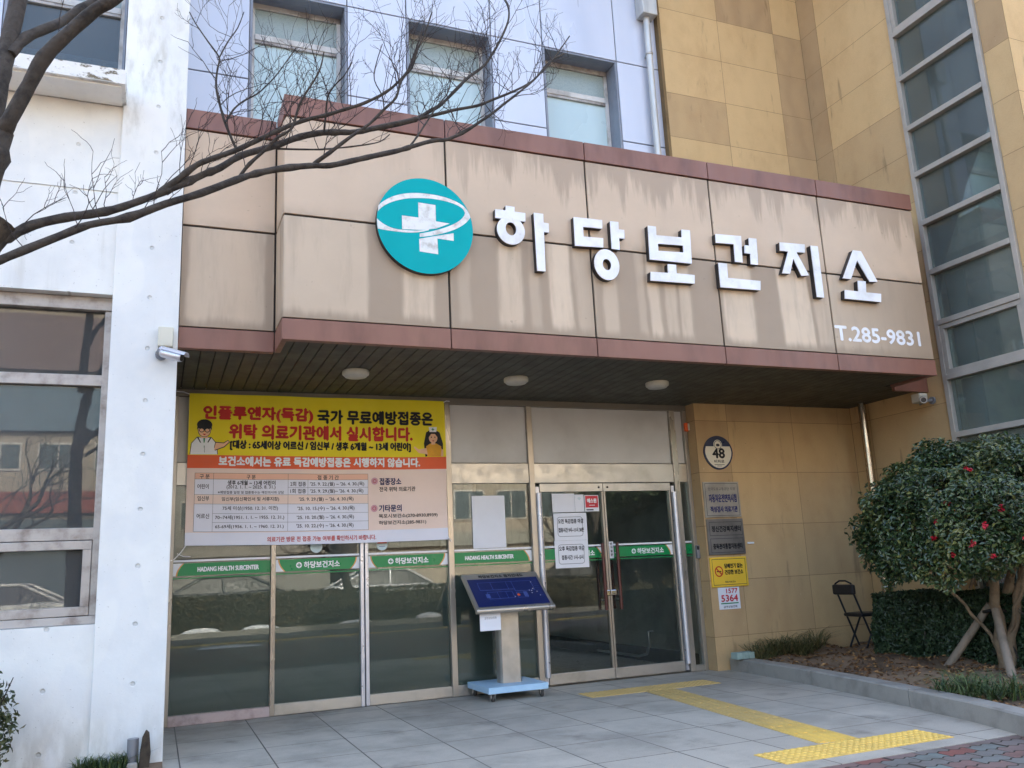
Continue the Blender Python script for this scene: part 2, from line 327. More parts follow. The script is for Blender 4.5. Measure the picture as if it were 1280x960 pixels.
# fascia panels: rain-washed streaks under each sign letter and dark runs from the top trim
def fascia():
    t = NT("stained_tan_fascia")
    x, y, z = t.sep()
    nz = t.noise(5.5, 3, t.mapped((1, 1, 0.22)))
    xx = t.math('ADD', x, t.math('MULTIPLY', t.math('SUBTRACT', nz, 0.5), 0.10))
    def ramp(lo, hi, seg):
        r = t.n("ShaderNodeValToRGB")
        r.color_ramp.interpolation = 'EASE'
        pts = [(0.0, 0.0)]
        for a, b, s in seg:
            for p, v in ((a - 0.018, 0.05), (a + 0.02, s), (b - 0.02, s), (b + 0.018, 0.05)):
                pts.append(((p - lo) / (hi - lo), v))
        pts = sorted(p for p in pts if 0 <= p[0] <= 1)[:31]
        el = r.color_ramp.elements
        el[0].position, el[0].color = pts[0][0], (pts[0][1],) * 3 + (1,)
        el[1].position, el[1].color = 1.0, (0.05, 0.05, 0.05, 1)
        for p, v in pts[1:]:
            e = el.new(p); e.color = (v, v, v, 1)
        t.l(t.maprange(xx, lo, hi, 0, 1, False), r.inputs[0])
        return r.outputs[0]
    s1 = ramp(-0.1, 3.42, [(0.02, 0.60, 0.65)] + [q for q in STREAK if q[0] < 3.3])
    s2 = ramp(3.38, 7.3, [q for q in STREAK if q[0] > 3.38])
    left = t.math('LESS_THAN', x, 3.38)
    st = t.math('ADD', t.math('MULTIPLY', s1, left), t.math('MULTIPLY', s2, t.math('SUBTRACT', 1.0, left)))
    nl = t.noise(9, 4, t.mapped((1, 1, 0.16)))
    low = t.math('MULTIPLY', st, t.maprange(t.math('ADD', z, t.math('MULTIPLY', nl, 0.12)), 3.14, 3.24))
    low = t.math('MULTIPLY', low, t.maprange(nl, 0.25, 0.55, 0.55, 1.0))
    c_low = t.mix(low, rgb(157, 138, 117), rgb(214, 193, 167))
    # drips on the upper row
    nd = t.noise(5.0, 5, t.mapped((1, 1, 0.10)), 0.7)
    dz = t.maprange(z, 4.05, 4.72, 0.0, 0.36, False)
    dr = t.maprange(t.math('ADD', nd, dz), 0.68, 0.84)
    far = t.maprange(x, 1.6, 2.6, 0.25, 1.0)
    dr = t.math('MULTIPLY', t.math('MULTIPLY', dr, far), 0.78)
    c_up = t.mix(dr, rgb(204, 181, 156), rgb(162, 142, 121))
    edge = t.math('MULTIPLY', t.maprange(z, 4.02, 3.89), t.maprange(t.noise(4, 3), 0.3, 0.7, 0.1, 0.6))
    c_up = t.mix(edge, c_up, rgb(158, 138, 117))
    up = t.math('GREATER_THAN', z, 3.89)
    c = t.mix(up, c_low, c_up)
    sc_ = t.maprange(t.noise(3, 5), 0.3, 0.7, 0.0, 0.22)
    c = t.mix(sc_, c, rgb(174, 154, 133))
    mott = t.math('MULTIPLY', t.maprange(t.noise(16, 4), 0.70, 0.74), 0.35)
    c = t.mix(mott, c, rgb(128, 112, 98))
    t.base(c)
    t.set(t.maprange(nl, 0.2, 0.8, 0.38, 0.55), 0, 0.4)
    return t.m

MT['trim'] = P("brown_metal_trim", rgb(134, 92, 78), 0.45, 0.0, 0.14, 3.0, stretch=(1, 1, 0.3), dirt=rgb(114, 76, 64))
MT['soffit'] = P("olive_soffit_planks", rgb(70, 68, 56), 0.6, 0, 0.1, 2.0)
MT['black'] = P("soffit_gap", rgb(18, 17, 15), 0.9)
MT['blue_panel'] = P("pale_blue_grey_panel", rgb(202, 207, 220), 0.34, 0.1, 0.05, 0.8, stretch=(1, 1, 0.2), dirt=rgb(188, 193, 206))
MT['panel_joint'] = P("panel_sealant", rgb(104, 104, 108), 0.8)
MT['reveal'] = P("window_reveal", rgb(132, 138, 150), 0.45)
MT['white_frame'] = P("white_window_frame", rgb(206, 204, 200), 0.45, 0, 0.08, 4, dirt=rgb(160, 154, 146))
MT['grey_frame'] = P("grey_aluminium_frame", rgb(172, 166, 156), 0.42, 0.1, 0.08, 4)
MT['beige_frame'] = P("weathered_aluminium_frame", rgb(176, 170, 164), 0.45, 0.2, 0.14, 6, dirt=rgb(126, 116, 108))
MT['film_pale'] = P("frosted_film", rgb(188, 209, 212), 0.25, 0, 0.02, 0.6)
MT['film_green'] = P("green_grey_blind", rgb(150, 164, 162), 0.3, 0, 0.03, 30)
MT['dark_sheet'] = P("dark_grey_sheet", rgb(74, 88, 94), 0.4, 0, 0.05, 2)
MT['strip_blue'] = P("pale_blue_strip", rgb(150, 186, 220), 0.4, 0, 0.03)
MT['steel'] = P("stainless_steel", rgb(178, 170, 158), 0.34, 0.6, 0.04, 2, stretch=(1, 1, 0.25), dirt=rgb(160, 150, 136))
MT['steel_dull'] = P("scuffed_steel", rgb(186, 182, 174), 0.40, 0.75, 0.14, 3.4, dirt=rgb(166, 161, 152))
MT['alu'] = P("brushed_aluminium", rgb(206, 206, 212), 0.35, 0.6, 0.06, 4)
MT['spandrel'] = P("white_spandrel_panel", rgb(206, 204, 200), 0.5, 0, 0.06, 1.2, dirt=rgb(190, 187, 182))
MT['privacy'] = P("grey_green_privacy_film", rgb(84, 99, 95), 0.5, 0, 0.05, 0.8)
MT['pink_granite'] = P("pinkish_granite", rgb(186, 168, 164), 0.5, 0, 0.08, 12, dirt=rgb(160, 142, 138))
MT['head'] = P("dull_bronze_beam", rgb(120, 112, 100), 0.5, 0.3, 0.05, 2)
MT['white'] = P("white_paint", rgb(232, 234, 236), 0.45, 0, 0.02)
MT['letter'] = P("white_sign_face", rgb(234, 235, 240), 0.35, 0, 0.03, 5, dirt=rgb(216, 215, 212))
MT['letter_side'] = P("dark_letter_return", rgb(42, 38, 38), 0.5)
MT['teal'] = P("teal_sign_face", rgb(0, 166, 170), 0.5, 0, 0.03, spec=0.12)
MT['logo_white'] = P("dusty_white_face", rgb(226, 228, 226), 0.45, 0, 0.08, 14, dirt=rgb(186, 182, 174))
MT['green'] = P("green_vinyl", rgb(0, 132, 72), 0.35, 0, 0.02)
MT['orange_vinyl'] = P("ochre_vinyl", rgb(222, 158, 78), 0.4)
MT['paper'] = P("white_paper", rgb(228, 228, 232), 0.7, 0, 0.02)
MT['ink'] = P("grey_ink", rgb(62, 60, 66), 0.7)
MT['black_ink'] = P("black_ink", rgb(22, 22, 26), 0.7)
MT['navy'] = P("navy_ink", rgb(34, 38, 92), 0.7)
MT['red'] = P("red_ink", rgb(196, 44, 36), 0.7)
MT['sign_red'] = P("red_sign", rgb(204, 30, 50), 0.4)
MT['yellow'] = P("yellow_banner", rgb(236, 216, 22), 0.6, 0, 0.03)
MT['band_red'] = P("orange_red_band", rgb(226, 96, 52), 0.6, 0, 0.03)
MT['cream'] = P("cream_banner", rgb(236, 212, 198), 0.6, 0, 0.02)
MT['peach'] = P("peach_cell", rgb(236, 186, 160), 0.6, 0, 0.02)
MT['cell'] = P("white_cell", rgb(226, 226, 236), 0.6, 0, 0.02)
MT['pink'] = P("pink_dot", rgb(226, 170, 180), 0.6)
MT['skin'] = P("printed_skin", rgb(240, 190, 150), 0.6)
MT['tee'] = P("printed_orange", rgb(236, 170, 40), 0.6)
MT['map_blue'] = P("blue_map_plate", rgb(20, 34, 88), 0.4, 0, 0.05, 5)
MT['map_line'] = P("map_line", rgb(78, 98, 168), 0.4)
MT['base_blue'] = P("light_blue_board", rgb(168, 204, 230), 0.45, 0, 0.03)
MT['rubber'] = P("grey_rubber", rgb(70, 66, 62), 0.7)
MT['yellow_sign'] = P("yellow_sign_plate", rgb(240, 196, 62), 0.4, 0, 0.03)
MT['plaque'] = P("brushed_plaque", rgb(176, 168, 154), 0.42, 0.35, 0.08, 1.6, dirt=rgb(140, 134, 124))
MT['plaque_dark'] = P("dark_brushed_plaque", rgb(134, 128, 120), 0.40, 0.35, 0.10, 1.6, dirt=rgb(96, 92, 88))
MT['enamel'] = P("cream_enamel", rgb(226, 218, 198), 0.35, 0, 0.02)
MT['enamel_navy'] = P("navy_enamel", rgb(32, 40, 72), 0.35)
MT['wood_red'] = P("red_brown_wood", rgb(84, 38, 30), 0.4, 0, 0.14, 12, stretch=(1, 1, 0.1))
MT['chrome'] = P("chrome", rgb(214, 214, 216), 0.12, 1.0, 0.02)
MT['ivory'] = P("ivory_plastic", rgb(214, 210, 192), 0.5)
MT['grey_plastic'] = P("grey_plastic", rgb(128, 130, 134), 0.45)
MT['dark_plastic'] = P("dark_plastic", rgb(34, 34, 36), 0.4)
MT['orange'] = P("orange_plastic", rgb(232, 96, 34), 0.35)
MT['lamp_white'] = P("opal_lamp_cover", rgb(206, 204, 192), 0.4)
MT['vinyl_black'] = P("black_vinyl", rgb(26, 27, 32), 0.45, 0, 0.08, 14)
MT['pipe'] = P("steel_rain_pipe", rgb(186, 172, 152), 0.22, 0.9, 0.08, 8, stretch=(1, 1, 0.15))
MT['pipe_white'] = P("weathered_white_pipe", rgb(198, 196, 190), 0.4, 0.35, 0.12, 7, stretch=(1, 1, 0.2))
MT['granite'] = P("grey_granite_kerb", rgb(150, 146, 138), 0.7, 0, 0.14, 5, bump=0.25, bscale=90)
MT['green_block'] = P("pale_green_block", rgb(152, 172, 164), 0.7, 0, 0.12, 10)
MT['wood_stake'] = P("weathered_stake_wood", rgb(142, 128, 112), 0.85, 0, 0.2, 9, bump=0.4, bscale=50, stretch=(1, 1, 0.2))
MT['strap'] = P("black_strap", rgb(30, 28, 26), 0.7)
MT['bark'] = P("grey_brown_bark", rgb(68, 61, 54), 0.9, 0, 0.28, 16, bump=0.7, bscale=60, dirt=rgb(34, 30, 26))
MT['twig'] = P("red_brown_twig", rgb(48, 36, 33), 0.8, 0, 0.2, 9)
MT['cam_bark'] = P("pale_camellia_bark", rgb(134, 116, 94), 0.85, 0, 0.2, 14, bump=0.5, bscale=70, dirt=rgb(110, 92, 72))
MT['stump'] = P("rotten_stump", rgb(72, 62, 50), 0.95, 0, 0.3, 18, bump=0.9, bscale=40)
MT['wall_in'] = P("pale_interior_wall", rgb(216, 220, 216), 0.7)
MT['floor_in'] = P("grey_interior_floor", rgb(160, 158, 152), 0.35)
MT['skirt'] = P("dark_skirting", rgb(40, 40, 42), 0.5)
MT['roof'] = P("roof_render", rgb(150, 148, 144), 0.9)
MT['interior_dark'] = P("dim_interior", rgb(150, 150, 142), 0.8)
MT['flower'] = P("red_petals", rgb(176, 22, 44), 0.5, 0, 0.05, 30)
MT['snow'] = P("dirty_snow", rgb(224, 226, 230), 0.9, 0, 0.08, 3)
MT['tyre'] = P("tyre_rubber", rgb(26, 26, 27), 0.8)

def leaf_mat(name, ca, cb, cc, rough=0.35):
    t = NT(name)
    a = t.n("ShaderNodeAttribute"); a.attribute_name = "tone"
    r = t.n("ShaderNodeValToRGB")
    e = r.color_ramp.elements
    e[0].color, e[1].color = ca, cc
    q = e.new(0.5); q.color = cb
    t.l(a.outputs["Fac"], r.inputs[0])
    t.base(r.outputs[0]); t.set(rough, 0, 0.5)
    return t.m
MT['camellia'] = leaf_mat("camellia_leaf", rgb(36, 52, 31), rgb(56, 76, 43), rgb(108, 110, 60), 0.28)
MT['hedge'] = leaf_mat("hedge_leaf", rgb(30, 46, 28), rgb(48, 68, 42), rgb(72, 88, 54), 0.5)
MT['shrub'] = leaf_mat("shrub_leaf", rgb(40, 54, 26), rgb(64, 76, 40), rgb(104, 100, 60), 0.5)
MT['grass'] = leaf_mat("winter_grass", rgb(62, 70, 40), rgb(92, 94, 54), rgb(132, 118, 78), 0.7)
MT['grass_green'] = leaf_mat("green_grass", rgb(40, 62, 36), rgb(62, 84, 46), rgb(104, 116, 66), 0.6)
MT['litter'] = leaf_mat("fallen_leaves", rgb(70, 48, 30), rgb(112, 80, 50), rgb(168, 130, 84), 0.8)
MT['far_hedge'] = leaf_mat("far_hedge_leaf", rgb(40, 42, 26), rgb(64, 60, 36), rgb(96, 82, 52), 0.7)

def paving():
    t = NT("grey_stone_paving")
    v = t.mapped((1, 1, 1), (-0.075, 0.3, 0))
    br = t.n("ShaderNodeTexBrick")
    br.offset = 0.0; br.squash = 1.0
    br.inputs["Scale"].default_value = 1.0
    br.inputs["Mortar Size"].default_value = 0.005
    br.inputs["Mortar Smooth"].default_value = 0.2
    br.inputs["Brick Width"].default_value = 0.572
    br.inputs["Row Height"].default_value = 0.60
    br.inputs["Color1"].default_value = rgb(176, 169, 156)
    br.inputs["Color2"].default_value = rgb(188, 181, 167)
    br.inputs["Mortar"].default_value = rgb(72, 68, 62)
    t.l(v, br.inputs["Vector"])
    n1 = t.noise(1.3, 6, None, 0.65)
    c = t.mix(t.math('MULTIPLY', t.maprange(n1, 0.40, 0.70), 0.6), br.outputs["Color"], rgb(136, 131, 120))
    c = t.mix(t.math('MULTIPLY', t.maprange(t.noise(0.55, 3), 0.5, 0.7), 0.3), c, rgb(128, 124, 118))
    c = t.mix(t.math('MULTIPLY', t.maprange(t.noise(130, 3), 0.52, 0.72), 0.4), c, rgb(92, 91, 90))
    c = t.mix(t.math('MULTIPLY', t.maprange(t.noise(34, 2), 0.70, 0.76), 0.5), c, rgb(74, 71, 68))
    st = t.math('MULTIPLY', t.maprange(t.noise(2.4, 6), 0.56, 0.74), 0.6)
    c = t.mix(st, c, rgb(104, 98, 90))
    t.base(c)
    t.set(t.maprange(n1, 0.3, 0.7, 0.48, 0.72), 0, 0.4)
    h = t.math('ADD', t.math('MULTIPLY', br.outputs["Fac"], -1.0), t.math('MULTIPLY', t.noise(150, 3), 0.15))
    t.bump(h, 0.4, 0.006)
    return t.m
MT['paving'] = paving()

def pavers():
    t = NT("interlocking_pavers")
    d = t.n("ShaderNodeVectorMath", operation='ADD')
    nz = t.n("ShaderNodeTexWave"); nz.inputs["Scale"].default_value = 3.6; nz.inputs["Distortion"].default_value = 0.4
    t.l(t.coord(), nz.inputs["Vector"])
    sv = t.n("ShaderNodeVectorMath", operation='SCALE'); sv.inputs["Scale"].default_value = 0.022
    t.l(nz.outputs["Color"], sv.inputs[0])
    t.l(t.coord(), d.inputs[0]); t.l(sv.outputs[0], d.inputs[1])
    br = t.n("ShaderNodeTexBrick")
    br.inputs["Scale"].default_value = 1.0
    br.inputs["Mortar Size"].default_value = 0.006
    br.inputs["Brick Width"].default_value = 0.225
    br.inputs["Row Height"].default_value = 0.1125
    br.inputs["Color1"].default_value = rgb(132, 84, 76)
    br.inputs["Color2"].default_value = rgb(112, 122, 118)
    br.inputs["Mortar"].default_value = rgb(56, 50, 44)
    t.l(d.outputs[0], br.inputs["Vector"])
    c = t.mix(t.math('MULTIPLY', t.maprange(t.noise(5, 6), 0.4, 0.7), 0.4), br.outputs["Color"], rgb(84, 74, 66))
    t.base(c); t.set(0.8, 0, 0.3)
    t.bump(t.math('ADD', t.math('MULTIPLY', br.outputs["Fac"], -1.0), t.math('MULTIPLY', t.noise(90, 3), 0.3)), 0.5, 0.008)
    return t.m
MT['pavers'] = pavers()
MT['asphalt'] = P("asphalt", rgb(74, 74, 76), 0.85, 0, 0.1, 2, bump=0.4, bscale=120)
MT['earth'] = P("bare_earth", rgb(128, 106, 84), 0.95, 0, 0.2, 2.2, bump=0.9, bscale=45, dirt=rgb(76, 60, 46))
MT['verge'] = P("dry_verge", rgb(150, 128, 88), 0.95, 0, 0.15, 2, bump=0.5, bscale=30)

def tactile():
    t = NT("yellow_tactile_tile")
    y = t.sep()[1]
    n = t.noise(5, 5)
    door_side = t.maprange(y, -3.4, -2.6)  # duller yellow towards the doors
    c = t.mix(door_side, rgb(234, 194, 98), rgb(198, 168, 106))
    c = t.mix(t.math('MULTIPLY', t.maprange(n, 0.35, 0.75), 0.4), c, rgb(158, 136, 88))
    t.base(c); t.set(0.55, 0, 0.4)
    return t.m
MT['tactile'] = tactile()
# ---------------------------------------------------------------- text shapes (all strings converted once, up front)
TEXTS = {}
def load_texts(strings):
    objs = []
    for s in strings:
        cu = bpy.data.curves.new("t", 'FONT')
        cu.body = s
        cu.resolution_u = 3
        o = bpy.data.objects.new("t", cu)
        COL.objects.link(o)
        objs.append((s, o))
    dg = bpy.context.evaluated_depsgraph_get()
    for s, o in objs:
        me = bpy.data.meshes.new_from_object(o.evaluated_get(dg))
        v = np.array([(p.co.x, p.co.y) for p in me.vertices])
        f = [tuple(p.vertices) for p in me.polygons]
        v -= v.min(0)
        v /= np.maximum(v.max(0), 1e-6)
        TEXTS[s] = (v, f)
        bpy.data.meshes.remove(me)
    for s, o in objs:
        cu = o.data
        bpy.data.objects.remove(o)
        bpy.data.curves.remove(cu)

load_texts([b[0] for b in BAN] + ["T.285-9831", "HADANG HEALTH SUBCENTER", "하당보건지소", "하당보건지소 점자안내도", "오전 독감접종 마감", "접종시간 9시~11시 30분",
            "오후 독감접종 마감", "접종시간 1시~5시", "에스원", "48", "비파로", "자동차운전면허시험", "적성검사 의료기관", "한국도로교통공단 지정", "정신건강복지센터",
            "중독관리통합지원센터", "담배연기 없는", "건강한 보건소", "목포시보건소", "1577", "5364", "금연상담전화", "반", "자", "동", "문"])

# ---------------------------------------------------------------- mesh builder
class MB:
    def __init__(self):
        self.v = []; self.f = []; self.mi = []; self.sm = []; self.mats = []
    def slot(self, m):
        if m not in self.mats:
            self.mats.append(m)
        return self.mats.index(m)
    def add(self, vs, fs, m, smooth=False):
        o = len(self.v); k = self.slot(m)
        self.v.extend([tuple(map(float, p)) for p in vs])
        for f in fs:
            self.f.append(tuple(i + o for i in f)); self.mi.append(k); self.sm.append(smooth)
        return self
    def box(self, x0, x1, y0, y1, z0, z1, m, M=None):
        vs = [(x, y, z) for x in (x0, x1) for y in (y0, y1) for z in (z0, z1)]
        if M is not None:
            vs = [tuple(M @ Vector(p)) for p in vs]
        return self.add(vs, [(0, 1, 3, 2), (4, 6, 7, 5), (0, 4, 5, 1), (2, 3, 7, 6), (0, 2, 6, 4), (1, 5, 7, 3)], m)
    def quad(self, a, b, c, d, m):
        return self.add([a, b, c, d], [(0, 1, 2, 3)], m)
    def tube(self, pts, rs, m, n=10, caps=True):
        pts = [Vector(p) for p in pts]
        if isinstance(rs, (int, float)):
            rs = [rs] * len(pts)
        vs = []; fs = []
        up = None
        for i, p in enumerate(pts):
            d = (pts[min(i + 1, len(pts) - 1)] - pts[max(i - 1, 0)]).normalized()
            if up is None:
                up = d.orthogonal().normalized()
            up = (up - d * up.dot(d)).normalized()
            s = d.cross(up)
            for k in range(n):
                a = 2 * math.pi * k / n
                vs.append(p + (up * math.cos(a) + s * math.sin(a)) * rs[i])
        for i in range(len(pts) - 1):
            for k in range(n):
                fs.append((i * n + k, i * n + (k + 1) % n, (i + 1) * n + (k + 1) % n, (i + 1) * n + k))
        self.add(vs, fs, m, True)
        if caps:
            o = (len(pts) - 1) * n
            self.add(vs[:n], [tuple(range(n))[::-1]], m)
            self.add(vs[o:], [tuple(range(n))], m)
        return self
    def lathe(self, prof, c, m, n=24, axis='z', smooth=True):
        vs = []; fs = []
        for r, h in prof:
            for k in range(n):
                a = 2 * math.pi * k / n
                q = (r * math.cos(a), r * math.sin(a), h)
                if axis == 'y':
                    q = (q[0], q[2], q[1])
                elif axis == 'x':
                    q = (q[2], q[0], q[1])
                vs.append((q[0] + c[0], q[1] + c[1], q[2] + c[2]))
        for i in range(len(prof) - 1):
            for k in range(n):
                fs.append((i * n + k, i * n + (k + 1) % n, (i + 1) * n + (k + 1) % n, (i + 1) * n + k))
        self.add(vs, fs, m, smooth)
        self.add(vs[:n], [tuple(range(n))], m)
        self.add(vs[-n:], [tuple(range(n))[::-1]], m)
        return self
    def prism(self, poly, y0, y1, mf, ms=None, holes=()):
        """polygon in x,z extruded from y0 (front) to y1; front face mf, sides ms"""
        loops = [list(poly)] + [list(h) for h in holes]
        flat = [p for l in loops for p in l]
        tri = tessellate_polygon([[Vector((p[0], p[1], 0)) for p in l] for l in loops])
        self.add([(p[0], y0, p[1]) for p in flat], [tuple(t) for t in tri], mf)
        if y1 is not None and y1 != y0:
            ms = ms or mf
            self.add([(p[0], y1, p[1]) for p in flat], [tuple(t)[::-1] for t in tri], ms)
            for l in loops:
                k = len(l)
                self.add([(p[0], y0, p[1]) for p in l] + [(p[0], y1, p[1]) for p in l],
                         [(i, (i + 1) % k, k + (i + 1) % k, k + i) for i in range(k)], ms)
        return self
    def text(self, s, x0, x1, z0, z1, y, m, bold=0.0, fn=None):
        """flat lettering in the x,z plane at depth y (fn maps x,z,y to a point)"""
        v, f = TEXTS[s]
        offs = [(0, 0)]
        if bold:
            offs = [(-bold, 0), (bold, 0), (0, bold), (0, -bold)]
        for i, (dx, dz) in enumerate(offs):
            pts = []
            for p in v:
                x, z = x0 + p[0] * (x1 - x0) + dx, z0 + p[1] * (z1 - z0) + dz
                yy = y - i * 0.00012
                pts.append(fn(x, z, yy) if fn else (x, yy, z))
            self.add(pts, f, m)
        return self
    def rect(self, x0, x1, z0, z1, y, m, fn=None, nx=1):
        for i in range(nx):
            a, b = x0 + (x1 - x0) * i / nx, x0 + (x1 - x0) * (i + 1) / nx
            q = [(a, z0), (b, z0), (b, z1), (a, z1)]
            self.add([fn(p[0], p[1], y) if fn else (p[0], y, p[1]) for p in q], [(0, 1, 2, 3)], m)
        return self
    def build(self, name, parent=None, bevel=0.0, mats=None):
        me = bpy.data.meshes.new(name)
        me.from_pydata(self.v, [], self.f)
        for m in self.mats:
            me.materials.append(m)
        me.polygons.foreach_set("material_index", self.mi)
        me.polygons.foreach_set("use_smooth", self.sm)
        me.update()
        bm = bmesh.new(); bm.from_mesh(me)
        bmesh.ops.remove_doubles(bm, verts=bm.verts, dist=1e-5) if bevel else None
        bmesh.ops.recalc_face_normals(bm, faces=bm.faces) if bevel else None
        bm.to_mesh(me); bm.free()
        o = bpy.data.objects.new(name, me)
        COL.objects.link(o)
        if parent is not None:
            put(o, parent)
        if bevel:
            b = o.modifiers.new("bevel", 'BEVEL')
            b.width = bevel; b.segments = 2; b.limit_method = 'ANGLE'; b.angle_limit = rad(40)
        return o

BASE = {}
def put(o, parent):
    """parent o (built in world coordinates) to parent without moving it"""
    o.parent = parent
    o.matrix_parent_inverse = Matrix.Translation(-Vector(BASE.get(parent.name, (0, 0, 0))))

def tag(o, label, cat, group=None):
    o["label"] = label; o["category"] = cat
    if group:
        o["group"] = group
    return o

def thing(name, label, cat, loc=(0, 0, 0), group=None):
    o = bpy.data.objects.new(name, None)
    o.empty_display_size = 0.2
    COL.objects.link(o)
    o.location = loc
    BASE[o.name] = loc
    return tag(o, label, cat, group)

def struct(o):
    o["kind"] = "structure"
    return o

def stuff(o):
    o["kind"] = "stuff"
    return o

def dup(root, loc, label=None, rotz=None):
    r = root.copy(); COL.objects.link(r); r.location = loc
    if rotz is not None:
        r.rotation_euler = (0, 0, rotz)
    if label:
        r["label"] = label
    for ch in list(root.children):
        c = ch.copy(); COL.objects.link(c); c.parent = r
        for g in list(ch.children):
            d = g.copy(); COL.objects.link(d); d.parent = c
    return r

def attr_tone(o, vals):
    a = o.data.attributes.new("tone", 'FLOAT', 'FACE')
    a.data.foreach_set("value", np.asarray(vals, dtype=np.float32))

def leaves(name, pos, nrm, size, mat, parent=None, aspect=0.5, tone=None, fold=0.25, rng=RNG):
    """many small folded leaf faces: pos, nrm (n,3), size (n,)"""
    n = len(pos)
    t = rng.normal(size=(n, 3))
    nrm = nrm / np.linalg.norm(nrm, axis=1, keepdims=True)
    t -= nrm * (t * nrm).sum(1, keepdims=True)
    t /= np.linalg.norm(t, axis=1, keepdims=True)
    s = np.cross(nrm, t)
    L = size[:, None]; Wd = L * aspect
    a = pos - t * L * 0.5
    b = pos + t * L * 0.5 - nrm * L * 0.12
    c = pos + s * Wd * 0.5 + nrm * L * fold * 0.4 - t * L * 0.05
    d = pos - s * Wd * 0.5 + nrm * L * fold * 0.4 - t * L * 0.05
    v = np.stack([a, c, b, d], 1).reshape(-1, 3)
    i = np.arange(n) * 4
    f = np.concatenate([np.stack([i, i + 1, i + 2], 1), np.stack([i, i + 2, i + 3], 1)], 1).reshape(-1, 3)
    me = bpy.data.meshes.new(name)
    me.from_pydata(v.tolist(), [], f.tolist())
    me.materials.append(mat)
    o = bpy.data.objects.new(name, me)
    COL.objects.link(o)
    if tone is None:
        tone = rng.random(n)
    attr_tone(o, np.repeat(tone, 2))
    if parent is not None:
        put(o, parent)
    return o

def blades(name, pos, mat, h=0.15, w=0.006, lean=0.6, parent=None, rng=RNG):
    """curved grass blades"""
    n = len(pos)
    hh = h * (0.5 + rng.random(n)); ang = rng.random(n) * 6.283
    ln = lean * (0.3 + rng.random(n)) * hh
    dx, dy = np.cos(ang), np.sin(ang)
    px, py = -dy * w, dx * w
    V = np.zeros((n, 6, 3))
    for k, (q, zq, ww) in enumerate(((0, 0, 1), (0.35, 0.65, 0.8), (1.0, 0.85, 0.15))):
        cx = pos[:, 0] + dx * ln * q; cy = pos[:, 1] + dy * ln * q; cz = pos[:, 2] + hh * zq
        V[:, 2 * k] = np.stack([cx - px * ww, cy - py * ww, cz], 1)
        V[:, 2 * k + 1] = np.stack([cx + px * ww, cy + py * ww, cz], 1)
    i = np.arange(n) * 6
    f = np.concatenate([np.stack([i, i + 1, i + 3, i + 2], 1), np.stack([i + 2, i + 3, i + 5, i + 4], 1)], 1).reshape(-1, 4)
    me = bpy.data.meshes.new(name)
    me.from_pydata(V.reshape(-1, 3).tolist(), [], f.tolist())
    me.materials.append(mat)
    o = bpy.data.objects.new(name, me)
    COL.objects.link(o)
    attr_tone(o, np.repeat(rng.random(n), 2))
    if parent is not None:
        put(o, parent)
    return o

# ================================================================ SETTING: ground, paving, road
struct(MB().box(-150, 150, -200, 150, -1.0, -0.20, MT['earth']).build("ground"))
struct(MB().box(-40, 40, -9.5, -4.1, -0.6, -0.004, MT['pavers']).build("brick_pavement"))
struct(MB().box(-0.03, 5.75, -4.1, -0.06, -0.5, 0.0, MT['paving']).build("entrance_paving"))
b = MB()
for i in range(32):
    b.box(-40 + i * 2.5, -40 + i * 2.5 + 2.492, -9.65, -9.5, -0.6, 0.0, MT['granite'])
struct(b.build("road_kerb", bevel=0.012))
struct(MB().box(-60, 60, -15.0, -9.65, -0.6, -0.15, MT['asphalt']).build("road"))
b = MB().box(-60, 60, -15.15, -15.0, -0.6, -0.02, MT['granite']).box(-60, 60, -18.5, -15.15, -0.6, -0.06, MT['verge'])
struct(b.build("far_verge"))
struct(MB().box(-60, 60, -34.0, -18.5, -0.6, -0.10, MT['asphalt']).build("far_parking_ground"))
b = MB()
for y in (-12.2, -12.5):
    b.box(-60, 60, y - 0.06, y + 0.06, -0.152, -0.146, MT['yellow_sign'])
struct(b.build("road_markings"))

# planting bed beside the right wing: uneven soil behind a granite kerb
KP = [(5.60, -0.22), (5.49, -1.42), (5.33, -2.40), (5.06, -3.68), (4.90, -4.18), (4.58, -5.2)]
def kx(y):
    for (x0, y0), (x1, y1) in zip(KP, KP[1:]):
        if y <= y0 and y >= y1:
            return x0 + (x1 - x0) * (y0 - y) / (y0 - y1)
    return KP[-1][0] if y < KP[-1][1] else KP[0][0]
nx, ny = 46, 80
vs = []; fs = []
for j in range(ny + 1):
    y = -0.2 - (5.0) * j / ny
    xa, xb = kx(y) + 0.10, (7.745 if y > -3.02 else 9.6)
    for i in range(nx + 1):
        x = xa + (xb - xa) * i / nx
        d = min(1, (x - xa) / 0.5)
        z = 0.095 + 0.05 * d + 0.022 * math.sin(x * 5.1 + y * 3.7) * d + 0.02 * math.sin(x * 11 - y * 7.3) * d + random.uniform(-0.008, 0.008) * d
        vs.append((x, y, z))
for j in range(ny):
    for i in range(nx):
        k = j * (nx + 1) + i
        fs.append((k, k + nx + 1, k + nx + 2, k + 1))
b = MB(); b.add(vs, fs, MT['earth'], True)
struct(b.build("bed_soil"))
def bed_z(x, y):
    d = min(1, max(0, (x - kx(y) - 0.1)) / 0.5)
    return 0.095 + 0.05 * d + 0.022 * math.sin(x * 5.1 + y * 3.7) * d + 0.02 * math.sin(x * 11 - y * 7.3) * d

